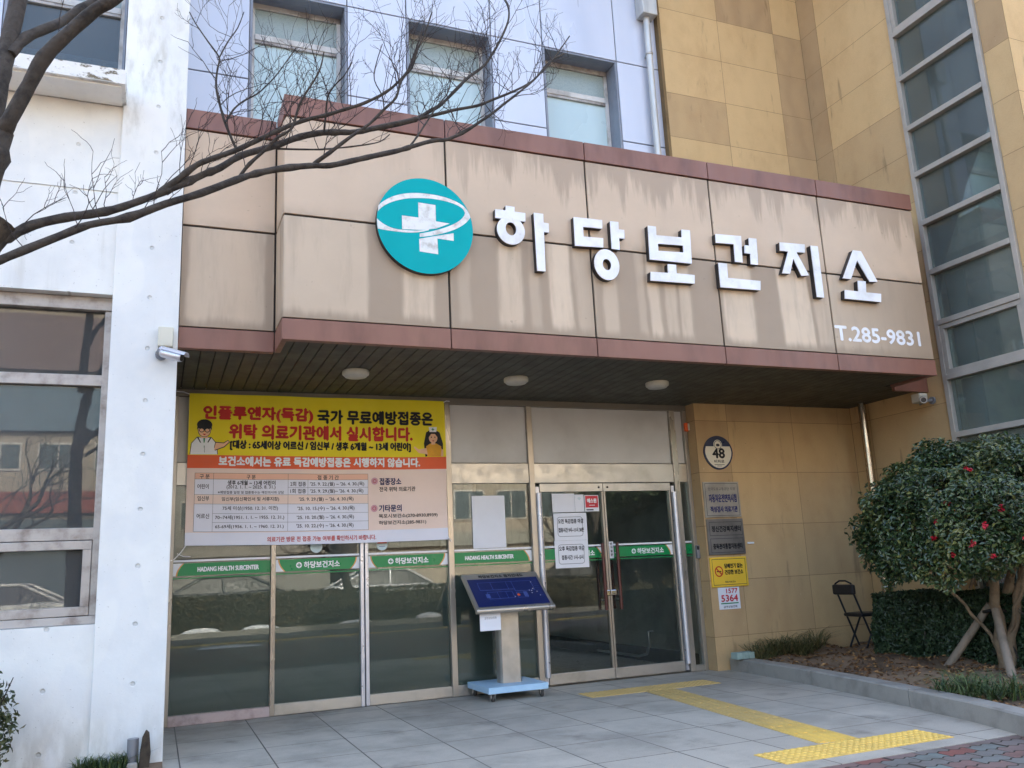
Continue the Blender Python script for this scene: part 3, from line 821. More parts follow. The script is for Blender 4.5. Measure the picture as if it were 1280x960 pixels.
b = MB()
lens = [0.0, 0.28, 0.55, 0.80, 1.0]
def kpt(s, off):
    tot = [0]
    for p, q in zip(KP, KP[1:]):
        tot.append(tot[-1] + math.dist(p, q))
    d = s * tot[-1]
    for i in range(len(KP) - 1):
        if d <= tot[i + 1] + 1e-6:
            f = (d - tot[i]) / (tot[i + 1] - tot[i])
            x = KP[i][0] + (KP[i + 1][0] - KP[i][0]) * f; y = KP[i][1] + (KP[i + 1][1] - KP[i][1]) * f
            dx, dy = KP[i + 1][0] - KP[i][0], KP[i + 1][1] - KP[i][1]
            L = math.hypot(dx, dy)
            return (x - dy / L * off, y + dx / L * off)
for s0, s1 in zip(lens, lens[1:]):
    n = 8
    ss = [s0 + 0.0008 + (s1 - s0 - 0.0016) * i / n for i in range(n + 1)]
    vs = []; fs = []
    for s in ss:
        a, c = kpt(s, 0.0), kpt(s, 0.135)
        vs += [(a[0], a[1], -0.2), (a[0], a[1], 0.118), (a[0] + (c[0] - a[0]) * .09, a[1] + (c[1] - a[1]) * .09, 0.130), (c[0], c[1], 0.132), (c[0], c[1], -0.2)]
    for i in range(n):
        for k in range(4):
            fs.append((i * 5 + k, i * 5 + k + 1, i * 5 + 5 + k + 1, i * 5 + 5 + k))
    fs += [(0, 1, 2, 3, 4), tuple(n * 5 + k for k in (4, 3, 2, 1, 0))]
    b.add(vs, fs, MT['granite'])
struct(b.build("kerb"))
struct(MB().box(-6, -0.031, -3.2, -1.585, -0.3, 0.012, MT['earth']).build("wall_foot_soil"))

# tactile paving with real domes and bars
def dome_strip(x0, y0, nx_, ny_, pitch, skew):
    b = MB()
    x1, y1 = x0 + nx_ * pitch, y0 + ny_ * pitch
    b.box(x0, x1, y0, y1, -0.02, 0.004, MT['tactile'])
    for i in range(nx_):
        for j in range(ny_):
            cx, cy = x0 + (i + .5) * pitch, y0 + (j + .5) * pitch
            vs = []; fs = []
            for r, h in ((0.019, 0.004), (0.015, 0.0085), (0.007, 0.0095)):
                for k in range(8):
                    a = k * math.pi / 4
                    vs.append((cx + r * math.cos(a), cy + r * math.sin(a), h))
            for q in range(2):
                for k in range(8):
                    fs.append((q * 8 + k, q * 8 + (k + 1) % 8, q * 8 + 8 + (k + 1) % 8, q * 8 + 8 + k))
            fs.append(tuple(range(16, 24)))
            b.add(vs, fs, MT['tactile'], True)
    return b
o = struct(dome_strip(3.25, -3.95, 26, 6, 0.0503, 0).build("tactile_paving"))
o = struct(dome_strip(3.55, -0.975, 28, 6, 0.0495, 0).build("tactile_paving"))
b = MB()
pa, pb = Vector((4.255, -0.985, 0)), Vector((3.925, -3.635, 0))
d = (pb - pa); L = d.length; d.normalize(); s = Vector((-d.y, d.x, 0))
ntile = 9
for i in range(ntile):
    a = pa + d * (L * i / ntile + 0.003); c = pa + d * (L * (i + 1) / ntile - 0.003)
    vs = []
    for p, zz in ((a, -0.02), (c, -0.02), (a, 0.004), (c, 0.004)):
        vs += [tuple(p - s * 0.15 + Vector((0, 0, zz))), tuple(p + s * 0.15 + Vector((0, 0, zz)))]
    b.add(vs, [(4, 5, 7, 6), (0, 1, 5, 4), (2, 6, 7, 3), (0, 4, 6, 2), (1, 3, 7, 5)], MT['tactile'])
    for k in range(4):
        m = (k - 1.5) * 0.072
        a2, c2 = a + d * 0.012, c - d * 0.012
        vs = []
        for p in (a2, c2):
            for w, zz in ((0.017, 0.004), (0.011, 0.0088), (-0.011, 0.0088), (-0.017, 0.004)):
                q = p + s * (m + w); vs.append((q.x, q.y, zz))
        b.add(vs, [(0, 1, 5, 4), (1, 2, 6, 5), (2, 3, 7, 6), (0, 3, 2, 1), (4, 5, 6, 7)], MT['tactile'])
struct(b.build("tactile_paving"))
MT['fascia'] = fascia()

# ================================================================ BUILDINGS
# ---- white concrete annex with its fin, windows and ledge
ann = thing("concrete_annex", "white painted concrete annex with tie holes, tall fin and aluminium windows", "building", (-1.5, -1.6, 0))
b = MB()
b.box(-6, -0.4851, -1.59, -1.30, -0.25, 0.93, MT['concrete_wall'])
b.box(-6, -0.4851, -1.59, -1.30, 3.266, 4.06, MT['concrete_wall'])
b.box(-6, -0.4851, -1.59, -1.30, 4.075, 4.78, MT['concrete_wall'])
b.box(-6, -0.4851, -1.578, -1.30, 4.0605, 4.0745, MT['concrete_plain'])
b.box(-6, -2.6, -1.59, -1.30, 0.9305, 3.2655, MT['concrete_wall'])
b.build("wall", ann)
b = MB()
b.box(-0.485, -0.030, -1.62, -0.13, -0.25, 9.6, MT['concrete'])
b.build("concrete_fin", ann, bevel=0.006)
b = MB()
b.box(-6, -0.46, -1.93, -1.5905, 4.785, 4.90, MT['ledge'])
b.box(-6, -0.49, -1.895, -1.62, 4.772, 4.7845, MT['concrete_plain'])
b.box(-6, -0.4851, -1.589, -0.13, 4.785, 4.895, MT['ledge'])
b.build("ledge", ann)
w = MB()
Y0, Y1 = -1.49, -1.42
w.box(-2.58, -0.487, Y0 - .02, Y1, 3.165, 3.262, MT['beige_frame'])
w.box(-2.58, -0.487, Y0, Y1, 2.60, 2.68, MT['beige_frame'])
w.box(-2.58, -0.487, Y0, Y1, 1.50, 1.585, MT['beige_frame'])
w.box(-2.58, -0.487, Y0 - .03, Y1, 0.932, 0.985, MT['beige_frame'])
w.box(-0.535, -0.4872, Y0 - 0.005, Y1, 0.986, 3.164, MT['beige_frame'])
w.box(-2.58, -2.53, Y0 - 0.005, Y1, 0.986, 3.164, MT['beige_frame'])
w.box(-1.56, -1.51, Y0 - 0.005, Y1, 0.986, 3.164, MT['beige_frame'])
fr = w.build("window_frame", ann, bevel=0.004)
for xa, xb in ((-1.508, -0.537),):
    s_ = MB()
    for z0, z1 in ((0.99, 1.05), (1.435, 1.495)):
        s_.box(xa, xb, Y0 - .012, Y1 - .01, z0, z1, MT['beige_frame'])
    for q0, q1 in ((xa, xa + .055), (xb - .055, xb)):
        s_.box(q0, q1, Y0 - .0125, Y1 - .011, 1.0505, 1.4345, MT['beige_frame'])
    s_.build("sash", fr, bevel=0.003)
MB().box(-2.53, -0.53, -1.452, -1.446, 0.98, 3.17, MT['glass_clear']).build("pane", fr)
MB().box(-2.59, -0.4865, -1.415, -1.405, 0.935, 3.262, MT['dark_sheet']).build("dim_room_sheet", ann)  # dark sheet standing in for the dim room behind the pane

# ---- main building
mb = thing("health_centre_building", "health centre of pale blue panels and ochre sandstone with a tall stair window", "building", (4, 0, 0))
YP = -0.12
WX = [(-1.60, -0.57), (0.565, 1.56), (2.215, 3.215), (3.865, 4.86)]
WZ0, WZ1 = 5.0, 7.16
# panels: rectangles between joints
b = MB()
xs = [-6.0]
for a, c in WX:
    xs += [a, c]
xs += [5.46]
zs = [4.3, 6.10, 7.16, 9.2, 10.2]
G = 0.007
for i in range(len(xs) - 1):
    a, c = xs[i], xs[i + 1]
    iswin = any(abs(a - q[0]) < 1e-6 for q in WX)
    for z0, z1 in zip(zs, zs[1:]):
        if iswin and z1 <= WZ1 + 1e-6:
            if z0 < WZ0:
                b.box(a + G, c - G, YP, YP + 0.03, z0 + G, WZ0 - 0.002, MT['blue_panel'])
            continue
        b.box(a + G, c - G, YP, YP + 0.03, z0 + G, z1 - G, MT['blue_panel'])
b.build("panel_wall", mb, bevel=0.003)
b = MB()
for i in range(len(xs) - 1):
    a, c = xs[i], xs[i + 1]
    if any(abs(a - q[0]) < 1e-6 for q in WX):
        b.box(a, c, YP + 0.012, YP + .08, 4.3, WZ0 - 0.004, MT['panel_joint'])
        b.box(a, c, YP + 0.012, YP + .08, WZ1 + 0.004, 10.2, MT['panel_joint'])
    else:
        b.box(a + 0.0005, c - 0.0005, YP + 0.0125, YP + .0795, 4.3, 10.2, MT['panel_joint'])
b.build("panel_backing", mb)
def upper_window(a, c, dark):
    yf = 0.10
    w = MB()
    R = 0.025
    w.box(a + .001, a + R, YP + .004, yf, WZ0, WZ1 - .001, MT['reveal'])
    w.box(c - R, c - .001, YP + .004, yf, WZ0, WZ1 - .001, MT['reveal'])
    w.box(a + R, c - R, YP + .004, yf, WZ1 - R, WZ1 - .001, MT['reveal'])
    fw = 0.045
    w.box(a + R, c - R, yf, yf + .06, WZ1 - R - .06, WZ1 - R, MT['beige_frame'])
    w.box(a + R, a + R + fw, yf, yf + .06, WZ0, WZ1 - R - .0605, MT['white_frame'])
    w.box(c - R - fw, c - R, yf, yf + .06, WZ0, WZ1 - R - .0605, MT['white_frame'])
    w.box(a + R + fw + .0005, c - R - fw - .0005, yf - .012, yf + .05, 6.70, 6.765, MT['white_frame'])
    w.box(a + R + fw + .0005, c - R - fw - .0005, yf - .004, yf + .05, 6.668, 6.6995, MT['beige_frame'])
    f = w.build("upper_window", mb, bevel=0.003)
    xa, xb = a + R + fw - .01, c - R - fw + .01
    MB().box(xa, xb, yf + .025, yf + .03, 6.75, WZ1 - R - .04, MT['film_green']).build("pane", f)
    if dark:
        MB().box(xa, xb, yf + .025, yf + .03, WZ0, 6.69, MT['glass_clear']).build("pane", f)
        MB().box(xa, xb, yf + .07, yf + .08, 6.22, 6.69, MT['dark_sheet']).box(xa, xb, yf + .07, yf + .08, WZ0, 6.219, MT['strip_blue']).build("blind", f)
    else:
        MB().box(xa, xb, yf + .025, yf + .03, WZ0, 6.69, MT['film_pale']).build("pane", f)
for i, (a, c) in enumerate(WX):
    upper_window(a, c, i == 0)

# sandstone walls: separate slabs with thin joints
tones = []
def slab_wall(b, u0, cuts, zc, fn, tone_fn):
    for a, c in zip(cuts, cuts[1:]):
        for z0, z1 in zip(zc, zc[1:]):
            g = 0.0022
            b.add([fn(a + g, z0 + g), fn(c - g, z0 + g), fn(c - g, z1 - g), fn(a + g, z1 - g)], [(0, 1, 2, 3)], MT['stone'])
            tones.append(tone_fn(a, z0))
def tone(u, z):
    r = random.random()
    if z > 4.5:
        return random.choice((0.62, 0.72, 0.8, 0.88, 0.7, 0.22, 0.78, 0.3))
    return random.choice((0.45, 0.55, 0.6, 0.5, 0.65, 0.4))
b = MB()
zc_top = [4.45 + 0.592 * i for i in range(11)]
zc_low = [-0.25, 0.345, 0.935, 1.525, 2.115, 2.705, 3.2]
TOP = {}
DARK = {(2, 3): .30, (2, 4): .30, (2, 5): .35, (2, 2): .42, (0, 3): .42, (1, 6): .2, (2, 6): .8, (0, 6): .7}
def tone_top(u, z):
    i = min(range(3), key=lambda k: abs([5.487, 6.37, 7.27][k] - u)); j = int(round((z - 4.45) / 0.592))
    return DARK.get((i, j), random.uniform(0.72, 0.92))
slab_wall(b, 0, [-0.2, -0.13], zc_top, lambda u, z: (5.487, u, z), lambda u, z: 0.95)
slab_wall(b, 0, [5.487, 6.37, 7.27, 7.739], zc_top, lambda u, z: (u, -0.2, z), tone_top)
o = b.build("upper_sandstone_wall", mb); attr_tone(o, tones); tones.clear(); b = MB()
slab_wall(b, 0, [5.45, 5.89, 6.82, 7.739], zc_low, lambda u, z: (u, -0.2, z), tone)
slab_wall(b, 0, [-0.2, 0.02], zc_low, lambda u, z: (5.45, -u - 0.18, z), tone)
o = b.build("sandstone_wall", mb); attr_tone(o, tones)
MB().box(5.4535, 7.9, -0.196, -0.02, -0.25, 10.2, MT['stone_joint']).build("sandstone_backing", mb)
tones.clear()
b = MB()
XW = 7.74
WD = {}
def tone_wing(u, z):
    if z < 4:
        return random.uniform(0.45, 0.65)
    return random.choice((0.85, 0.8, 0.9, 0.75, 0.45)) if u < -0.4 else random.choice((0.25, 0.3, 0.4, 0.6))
bf = MB(); tones_b = []
cutsA = [-0.2, -0.50, -1.625]
for zc in (zc_low, [3.2, 3.858, 4.45], zc_top):
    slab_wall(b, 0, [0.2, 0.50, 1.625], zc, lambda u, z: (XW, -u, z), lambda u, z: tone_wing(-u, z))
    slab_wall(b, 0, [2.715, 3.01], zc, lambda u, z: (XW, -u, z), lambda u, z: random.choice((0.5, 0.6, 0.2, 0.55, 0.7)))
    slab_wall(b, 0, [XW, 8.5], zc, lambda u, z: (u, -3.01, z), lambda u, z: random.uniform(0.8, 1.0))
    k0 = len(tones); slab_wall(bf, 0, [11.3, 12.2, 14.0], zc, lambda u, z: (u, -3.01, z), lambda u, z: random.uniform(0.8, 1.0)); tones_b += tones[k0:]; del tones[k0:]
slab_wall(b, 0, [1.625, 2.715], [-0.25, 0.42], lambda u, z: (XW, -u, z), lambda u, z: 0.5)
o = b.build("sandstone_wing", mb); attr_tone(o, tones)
o = bf.build("wing_front", mb); attr_tone(o, tones_b)
b = MB()
b.box(XW + .004, XW + .16, -1.622, -0.2, -0.25, 10.3, MT['stone_joint'])
b.box(XW + .004, XW + .16, -3.006, -2.718, -0.25, 10.3, MT['stone_joint'])
b.box(XW + .1605, 8.495, -3.006, -2.9, -0.25, 10.3, MT['stone_joint']).box(11.305, 14, -3.006, -2.9, -0.25, 10.3, MT['stone_joint'])
b.box(XW + .004, XW + .16, -2.7175, -1.6225, -0.25, 0.41, MT['stone_joint'])
b.build("wing_backing", mb)

# stair window in the wing
ya, yb = -2.715, -1.625
w = MB()
mz = [0.42, 1.00, 1.60, 2.336, 2.964, 3.575, 4.158, 4.741, 5.322, 5.898, 6.531, 7.107, 7.70, 8.29, 8.88, 9.5, 10.2]
w.box(XW - .035, XW + .08, yb - .055, yb, 0.42, 10.2, MT['grey_frame'])
w.box(XW - .035, XW + .08, ya, ya + .055, 0.42, 10.2, MT['grey_frame'])
for z in mz[:-1]:
    w.box(XW - .045, XW + .08, ya + .056, yb - .056, z - .03, z + .03, MT['grey_frame'])
sw = w.build("stair_window", mb, bevel=0.004)
for z0, z1 in ((2.964, 3.575), (7.107, 7.70)):
    s_ = MB()
    y0, y1, q0, q1 = ya + .058, yb - .058, z0 + .032, z1 - .032
    s_.box(XW - .03, XW + .03, y0, y1, q0, q0 + .05, MT['grey_frame']).box(XW - .03, XW + .03, y0, y1, q1 - .05, q1, MT['grey_frame'])
    s_.box(XW - .0305, XW + .03, y0, y0 + .05, q0 + .0505, q1 - .0505, MT['grey_frame']).box(XW - .0305, XW + .03, y1 - .05, y1, q0 + .0505, q1 - .0505, MT['grey_frame'])
    s_.build("sash", sw, bevel=0.003)
for z0, z1 in zip(mz, mz[1:]):
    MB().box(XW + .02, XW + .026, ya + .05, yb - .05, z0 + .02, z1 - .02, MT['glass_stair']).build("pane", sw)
w = MB()
for z in mz[::2]:
    w.box(8.5, 11.3, -2.98, -2.90, z - .03, z + .03, MT['grey_frame'])
for x in (8.5, 9.42, 10.34, 11.245):
    w.box(x, x + .055, -2.985, -2.895, -0.2, 10.2, MT['grey_frame'])
fw_ = w.build("added_front_window", mb)  # unseen glazing added to let skylight into the stair hall
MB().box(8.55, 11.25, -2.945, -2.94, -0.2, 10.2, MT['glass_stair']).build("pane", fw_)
# stair hall behind it: side walls, landings, flights and rails
b = MB()
b.box(XW + .162, 8.495, -2.88, -2.80, -0.25, 10.2, MT['wall_in']).box(11.305, 12.0, -2.88, -2.80, -0.25, 10.2, MT['wall_in'])
b.box(XW + .162, 12.0, -0.6, -0.5, -0.25, 10.2, MT['wall_in'])
b.box(12.0, 12.1, -2.88, -0.5, -0.25, 10.2, MT['wall_in'])
for k in range(4):
    z = 2.2 + k * 2.15
    b.box(XW + .162, XW + 1.2, -2.79, -0.61, z, z + .16, MT['wall_in'])
    b.box(10.6, 11.99, -2.79, -0.61, z + 1.08, z + 1.24, MT['wall_in'])
    for (x0, zz0, x1, zz1, yy0, yy1) in ((XW + 1.2, z + .08, 10.6, z + 1.16, -2.79, -1.75), (10.6, z + 1.16, XW + 1.2, z + 2.23, -1.65, -0.61)):
        b.add([(x0, yy0, zz0 - .14), (x0, yy1, zz0 - .14), (x0, yy1, zz0 + .06), (x0, yy0, zz0 + .06), (x1, yy0, zz1 - .14), (x1, yy1, zz1 - .14), (x1, yy1, zz1 + .06), (x1, yy0, zz1 + .06)],
              [(0, 1, 2, 3), (4, 7, 6, 5), (0, 4, 5, 1), (3, 2, 6, 7), (0, 3, 7, 4), (1, 5, 6, 2)], MT['wall_in'])
        b.tube([(x0, yy1 - .04 if yy0 < -2 else yy0 + .04, zz0 + .9), (x1, yy1 - .04 if yy0 < -2 else yy0 + .04, zz1 + .9)], .025, MT['steel'], 8)
b.build("stair_hall", mb)
b = MB()
for z0, z1 in zip(mz, mz[1:]):
    b.box(XW + .17, XW + .20, yb - .30, yb - .06, z0 + .02, z1 - .02, MT['film_green'])
b.build("inner_column_cover", mb)
b = MB()
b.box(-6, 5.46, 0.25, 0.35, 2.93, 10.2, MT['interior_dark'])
b.box(-6, 2.4, -0.04, 12, 10.2, 10.5, MT['roof']).box(5.4, 14, -0.04, 12, 10.2, 10.5, MT['roof']).box(2.4005, 5.3995, -0.04, 7.2, 10.2, 10.5, MT['roof']).box(2.4005, 5.3995, 10.5, 12, 10.2, 10.5, MT['roof']).box(5.46, 14, -2.95, -0.041, 10.31, 10.5, MT['roof'])  # gap left in the roof so skylight drops into the added well
b.box(-6, 14, 11.9, 12, -0.25, 10.2, MT['roof']).box(13.9, 14, -2.88, 11.9, -0.25, 10.2, MT['roof'])
b.box(-6.1, -6, -1.59, 12, -0.25, 10.5, MT['roof'])
b.build("roof_and_rear_walls", mb)

# lobby behind the glass
b = MB()
b.box(-0.02, 5.44, 0.07, 7.0, -0.25, -0.002, MT['floor_in'])
b.box(-0.02, 5.44, 0.06, 7.0, 2.93, 3.0, MT['wall_in'])
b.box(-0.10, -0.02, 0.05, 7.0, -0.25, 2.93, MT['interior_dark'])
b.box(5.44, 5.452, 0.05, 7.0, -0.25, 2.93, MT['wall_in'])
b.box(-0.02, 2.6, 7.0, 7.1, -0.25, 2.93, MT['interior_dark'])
b.box(2.3, 5.5, 10.5, 10.6, -0.25, 10.2, MT['wall_in']).box(2.3, 2.4, 7.1, 10.5, -0.25, 10.2, MT['wall_in']).box(5.4405, 5.5, 7.0, 10.5, -0.25, 10.2, MT['wall_in']).box(2.3, 5.44, 7.0, 10.5, -0.25, -0.01, MT['floor_in'])  # made-up light well behind the lobby, added to brighten it
for xq in (2.6, 3.52, 4.44, 5.36):  # rear glazing bars added along with the light well
    b.box(xq, xq + .07, 7.0, 7.06, 0, 2.93, MT['white_frame'])
b.box(2.67, 5.36, 7.0, 7.055, 2.05, 2.12, MT['white_frame'])
b.box(5.425, 5.4395, 0.06, 7.0, 0.0, 0.16, MT['skirt'])
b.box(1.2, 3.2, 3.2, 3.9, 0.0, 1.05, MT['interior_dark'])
b.box(3.6, 3.66, 3.5, 7.0, 0.0, 2.93, MT['wall_in'])
b.build("lobby", mb)

# ---- entrance canopy
cp = thing("entrance_canopy", "deep flat entrance canopy of stained tan panels with brown trims", "canopy", (4, -1.9, 2.9))
XJ = [0.680, 1.992, 3.306, 4.630, 5.946, 7.24]
b = MB()
Gp = 0.009
for a, c in zip(XJ, XJ[1:]):
    for z0, z1 in ((3.062, 3.890), (3.890, 4.715)):
        b.box(a + (Gp if a > 0.7 else 0.004), c - Gp, -1.96, -1.93, z0 + Gp, z1 - Gp, MT['fascia'])
for z0, z1 in ((3.070, 3.893), (3.893, 4.715)):
    b.box(-0.025, 0.668, -1.53, -1.50, z0 + Gp, z1 - Gp, MT['fascia'])
    b.box(0.680, 0.71, -1.929, -1.545, z0 + Gp, z1 - Gp, MT['fascia'])
b.build("fascia_panels", cp, bevel=0.003)
b = MB()
b.box(0.69, 7.23, -1.945, -1.5, 2.97, 4.78, MT['joint'])
b.box(-0.026, 0.6895, -1.515, -1.40, 2.97, 4.78, MT['joint'])
b.box(-0.026, 7.735, -1.399, -0.125, 2.97, 4.78, MT['joint'])
b.build("panel_backing", cp)
b = MB()
for a, c in zip(XJ, XJ[1:]):
    a2 = a - .004 if a < .7 else a + 0.004
    b.box(a2, c - 0.004, -1.966, -1.90, 2.898, 3.060, MT['trim'])
    b.box(a2, c - 0.004, -1.972, -1.88, 4.717, 4.893, MT['trim'])
b.box(-0.027, 0.672, -1.536, -1.47, 2.905, 3.068, MT['trim'])
b.box(-0.027, 0.672, -1.542, -1.45, 4.717, 4.882, MT['trim'])
b.box(0.676, 0.72, -1.899, -1.545, 2.8985, 3.0595, MT['trim'])
b.box(0.676, 0.72, -1.879, -1.545, 4.7175, 4.8925, MT['trim'])
b.box(7.18, 7.24, -1.899, -1.40, 2.8985, 4.88, MT['trim'])
b.box(7.2405, 7.735, -1.40, -1.36, 2.86, 4.86, MT['trim'])
b.build("trim", cp, bevel=0.004)
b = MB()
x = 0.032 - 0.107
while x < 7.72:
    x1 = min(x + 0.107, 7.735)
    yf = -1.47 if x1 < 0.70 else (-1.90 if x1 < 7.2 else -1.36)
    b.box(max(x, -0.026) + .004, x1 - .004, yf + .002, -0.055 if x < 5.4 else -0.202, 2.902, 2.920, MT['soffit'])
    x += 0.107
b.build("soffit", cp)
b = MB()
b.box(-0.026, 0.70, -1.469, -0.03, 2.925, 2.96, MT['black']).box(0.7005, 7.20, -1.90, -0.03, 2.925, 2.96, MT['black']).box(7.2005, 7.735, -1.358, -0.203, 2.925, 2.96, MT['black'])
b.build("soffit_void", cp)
b = MB()
b.box(0.70, 7.17, -1.87, -0.125, 4.785, 4.83, MT['roof']).box(-0.026, 0.6995, -1.44, -0.125, 4.785, 4.83, MT['roof'])
b.build("canopy_roof", cp)

# ---- glazed entrance screen
gs = thing("entrance_glazing", "stainless framed glass entrance screen with double doors under the canopy", "glass entrance", (2.7, 0, 0))
def post(x0, x1, z0=0.0, z1=2.84, y0=-0.045, m='steel'):
    return MB().box(x0, x1, y0, 0.05, z0, z1, MT[m]).build("frame_post", gs, bevel=0.003)
post(-0.020, 0.022); post(0.850, 0.892); post(2.545, 2.602); post(3.452, 3.512); post(5.222, 5.290); post(5.402, 5.449)
MB().box(1.668, 1.702, -0.04, 0.03, 0, 2.235, MT['alu']).build("door_stile", gs, bevel=0.004)
MB().box(1.712, 1.746, -0.04, 0.03, 0, 2.235, MT['alu']).build("door_stile", gs, bevel=0.004)
MB().box(1.686, 1.728, -0.045, 0.05, 2.2355, 2.84, MT['steel']).build("frame_post", gs, bevel=0.003)
MB().box(-0.020, 5.449, -0.05, 0.05, 2.8405, 2.915, MT['head']).build("head_beam", gs, bevel=0.003)
bays = [(0.0225, 0.8495), (0.8925, 1.6675), (1.7465, 2.5445), (2.6025, 3.4515), (3.5125, 5.2215), (5.2905, 5.4015)]
for i, (a, c) in enumerate(bays):
    MB().box(a + .001, c - .001, -0.006, 0.02, 2.243, 2.8395, MT['spandrel']).build("spandrel_panel", gs)
    if i < 5:
        MB().box(a + .0005, c - .0005, -0.032, 0.04, 2.03, 2.2345, MT['steel_dull']).build("transom_beam", gs, bevel=0.003)
    else:
        MB().box(a + .0005, c - .0005, -0.032, 0.04, 2.03, 2.2345, MT['steel']).build("transom_beam", gs, bevel=0.003)
MB().box(0.0225, 0.8495, -0.05, 0.05, 0.0, 0.082, MT['pink_granite']).build("base_block", gs, bevel=0.003)
for a, c in bays[1:4]:
    MB().box(a + .0005, c - .0005, -0.035, 0.035, 0.0, 0.095, MT['steel_dull']).build("base_rail", gs, bevel=0.003)
MB().box(5.2905, 5.4015, -0.035, 0.035, 0.0, 0.06, MT['steel_dull']).build("base_rail", gs)

def film_band(a, c, y, kind, parent, x_text=None):
    """printed film: white line, green band with ochre arcs and white ends, lettering"""
    b = MB()
    z0, z1 = 1.238, 1.345
    b.rect(a, c, 1.358, 1.376, y, MT['white'])
    b.rect(a, c, 1.212, 1.222, y, MT['green'])
    w = 0.085 if c - a > .3 else 0
    ends = {'eng_l': (1, 0), 'kor': (1, 1), 'eng_r': (0, 1), 'kor_r': (0, 1), 'plain': (0, 0)}[kind]
    def arc(xe, sgn, r):
        """boundary curve of the green field, from z0 to z1"""
        pts = []
        for i in range(9):
            f = i / 8
            bow = (1 - f) ** 2 if kind != 'eng_l' and kind != 'eng_r' and kind != 'kor_r' else f ** 2
            pts.append((xe + sgn * (r + 0.055 * bow), z0 + (z1 - z0) * f))
        return pts
    L = arc(a, 1, 0.035) if ends[0] else [(a, z0), (a, z1)]
    Rr = arc(c, -1, 0.035) if ends[1] else [(c, z0), (c, z1)]
    b.prism(L + Rr[::-1], y, None, MT['green'])
    if ends[0]:
        L2 = [(x - .012, z) for x, z in L]
        b.prism([(a, z0)] + L2 + [(a, z1)], y, None, MT['white'])
        b.prism(L2 + L[::-1], y, None, MT['orange_vinyl'])
    if ends[1]:
        R2 = [(x + .012, z) for x, z in Rr]
        b.prism([(c, z1)] + R2[::-1] + [(c, z0)], y, None, MT['white'])
        b.prism(R2[::-1] + Rr, y, None, MT['orange_vinyl'])
    yt = y - 0.0012
    m = (a + c) / 2
    if kind.startswith('eng'):
        q = 0.05 if kind == 'eng_l' else -0.04
        b.text("HADANG HEALTH SUBCENTER", m - .26 + q, m + .26 + q, 1.270, 1.309, yt, MT['white'], 0.0022)
    elif kind != 'plain':
        xc = m if x_text is None else x_text
        b.text("하당보건지소", xc - .13, xc + .20, 1.261, 1.320, yt, MT['white'], 0.0022)
        cx, cz = xc - .175, 1.290
        ring = lambda r, n=20: [(cx + r * math.cos(k * 6.2832 / n), cz + r * math.sin(k * 6.2832 / n)) for k in range(n)]
        b.prism(ring(.027), yt, None, MT['white'])
        for x0, x1, zz0, zz1 in ((-.005, .005, -.018, .018), (-.018, -.0055, -.005, .005), (.0055, .018, -.005, .005)):
            b.rect(cx + x0, cx + x1, cz + zz0, cz + zz1, yt - .001, MT['green'])
    return b.build("film_band", parent)
kinds = ['eng_l', 'kor', 'kor', 'eng_r']
for i, (a, c) in enumerate(bays[:4]):
    z0 = 0.0825 if i == 0 else 0.0955
    p = MB().box(a + .0005, c - .0005, 0.0, 0.008, z0, 2.0295, MT['glass']).build("glass_pane", gs)
    film_band(a + .001, c - .001, -0.0025, kinds[i], p)
    MB().box(a + .001, c - .001, 0.0105, 0.013, z0, 1.21, MT['privacy']).build("privacy_film", p)
a, c = bays[5]
p = MB().box(a + .0005, c - .0005, 0.0, 0.008, 0.0605, 2.0295, MT['glass']).build("glass_pane", gs)
film_band(a + .001, c - .001, -0.0025, 'plain', p)

# the two door leaves
def door(x0, x1, hinge, kind):
    b = MB()
    b.box(x0, x1, -0.03, 0.03, 1.935, 2.022, MT['steel_dull'])
    b.box(x0, x1, -0.03, 0.03, 0.012, 0.115, MT['steel_dull'])
    b.box(x0 + .0005, x0 + .022, -0.028, 0.028, 0.1155, 1.9345, MT['steel'])
    b.box(x1 - .022, x1 - .0005, -0.028, 0.028, 0.1155, 1.9345, MT['steel'])
    d = b.build("glass_door", gs, bevel=0.003)
    MB().box(x0 + .0225, x1 - .0225, -0.005, 0.005, 0.116, 1.934, MT['glass']).build("pane", d)
    film_band(x0 + .0235, x1 - .0235, -0.0075, kind, d, x1 - .34 if kind == 'kor_r' else x1 - .52)
    hx = x1 - .075 if hinge < 0 else x0 + .095
    for y in (-0.075, 0.07):
        h = MB()
        h.tube([(hx, y, .70), (hx, y, 1.385)], .017, MT['wood_red'], 10)
        for z in (.80, 1.28):
            h.tube([(hx, y, z), (hx, -.006 if y < 0 else .006, z)], .008, MT['chrome'], 8)
        h.build("handle", d)
    MB().box((x1 - .085) if hinge < 0 else x0, x1 if hinge < 0 else x0 + .085, -0.05, -0.031, .845, .90, MT['chrome']).build("lock", d, bevel=.006)
    MB().lathe([(.012, -.031), (.012, -.036), (.005, -.04)], ((x1 - .05) if hinge < 0 else x0 + .05, 0, 1.98), MT['dark_plastic'], 14, 'y').build("keyhole", d)
door(3.566, 4.313, -1, 'kor_r')
door(4.319, 5.165, 1, 'kor_r')
for x in (3.539, 5.193):
    g_ = MB()
    g_.tube([(x, -0.055, 0.09), (x, -0.055, 1.92)], 0.028, MT['alu'], 16)
    g_.box(x - .02, x + .02, -0.028, 0.03, 0.02, 1.99, MT['alu'])
    g_.build("finger_guard", gs)
MB().box(3.5130, 5.2210, -0.025, 0.03, 2.0225, 2.0295, MT['dark_plastic']).build("door_gap_seal", gs)
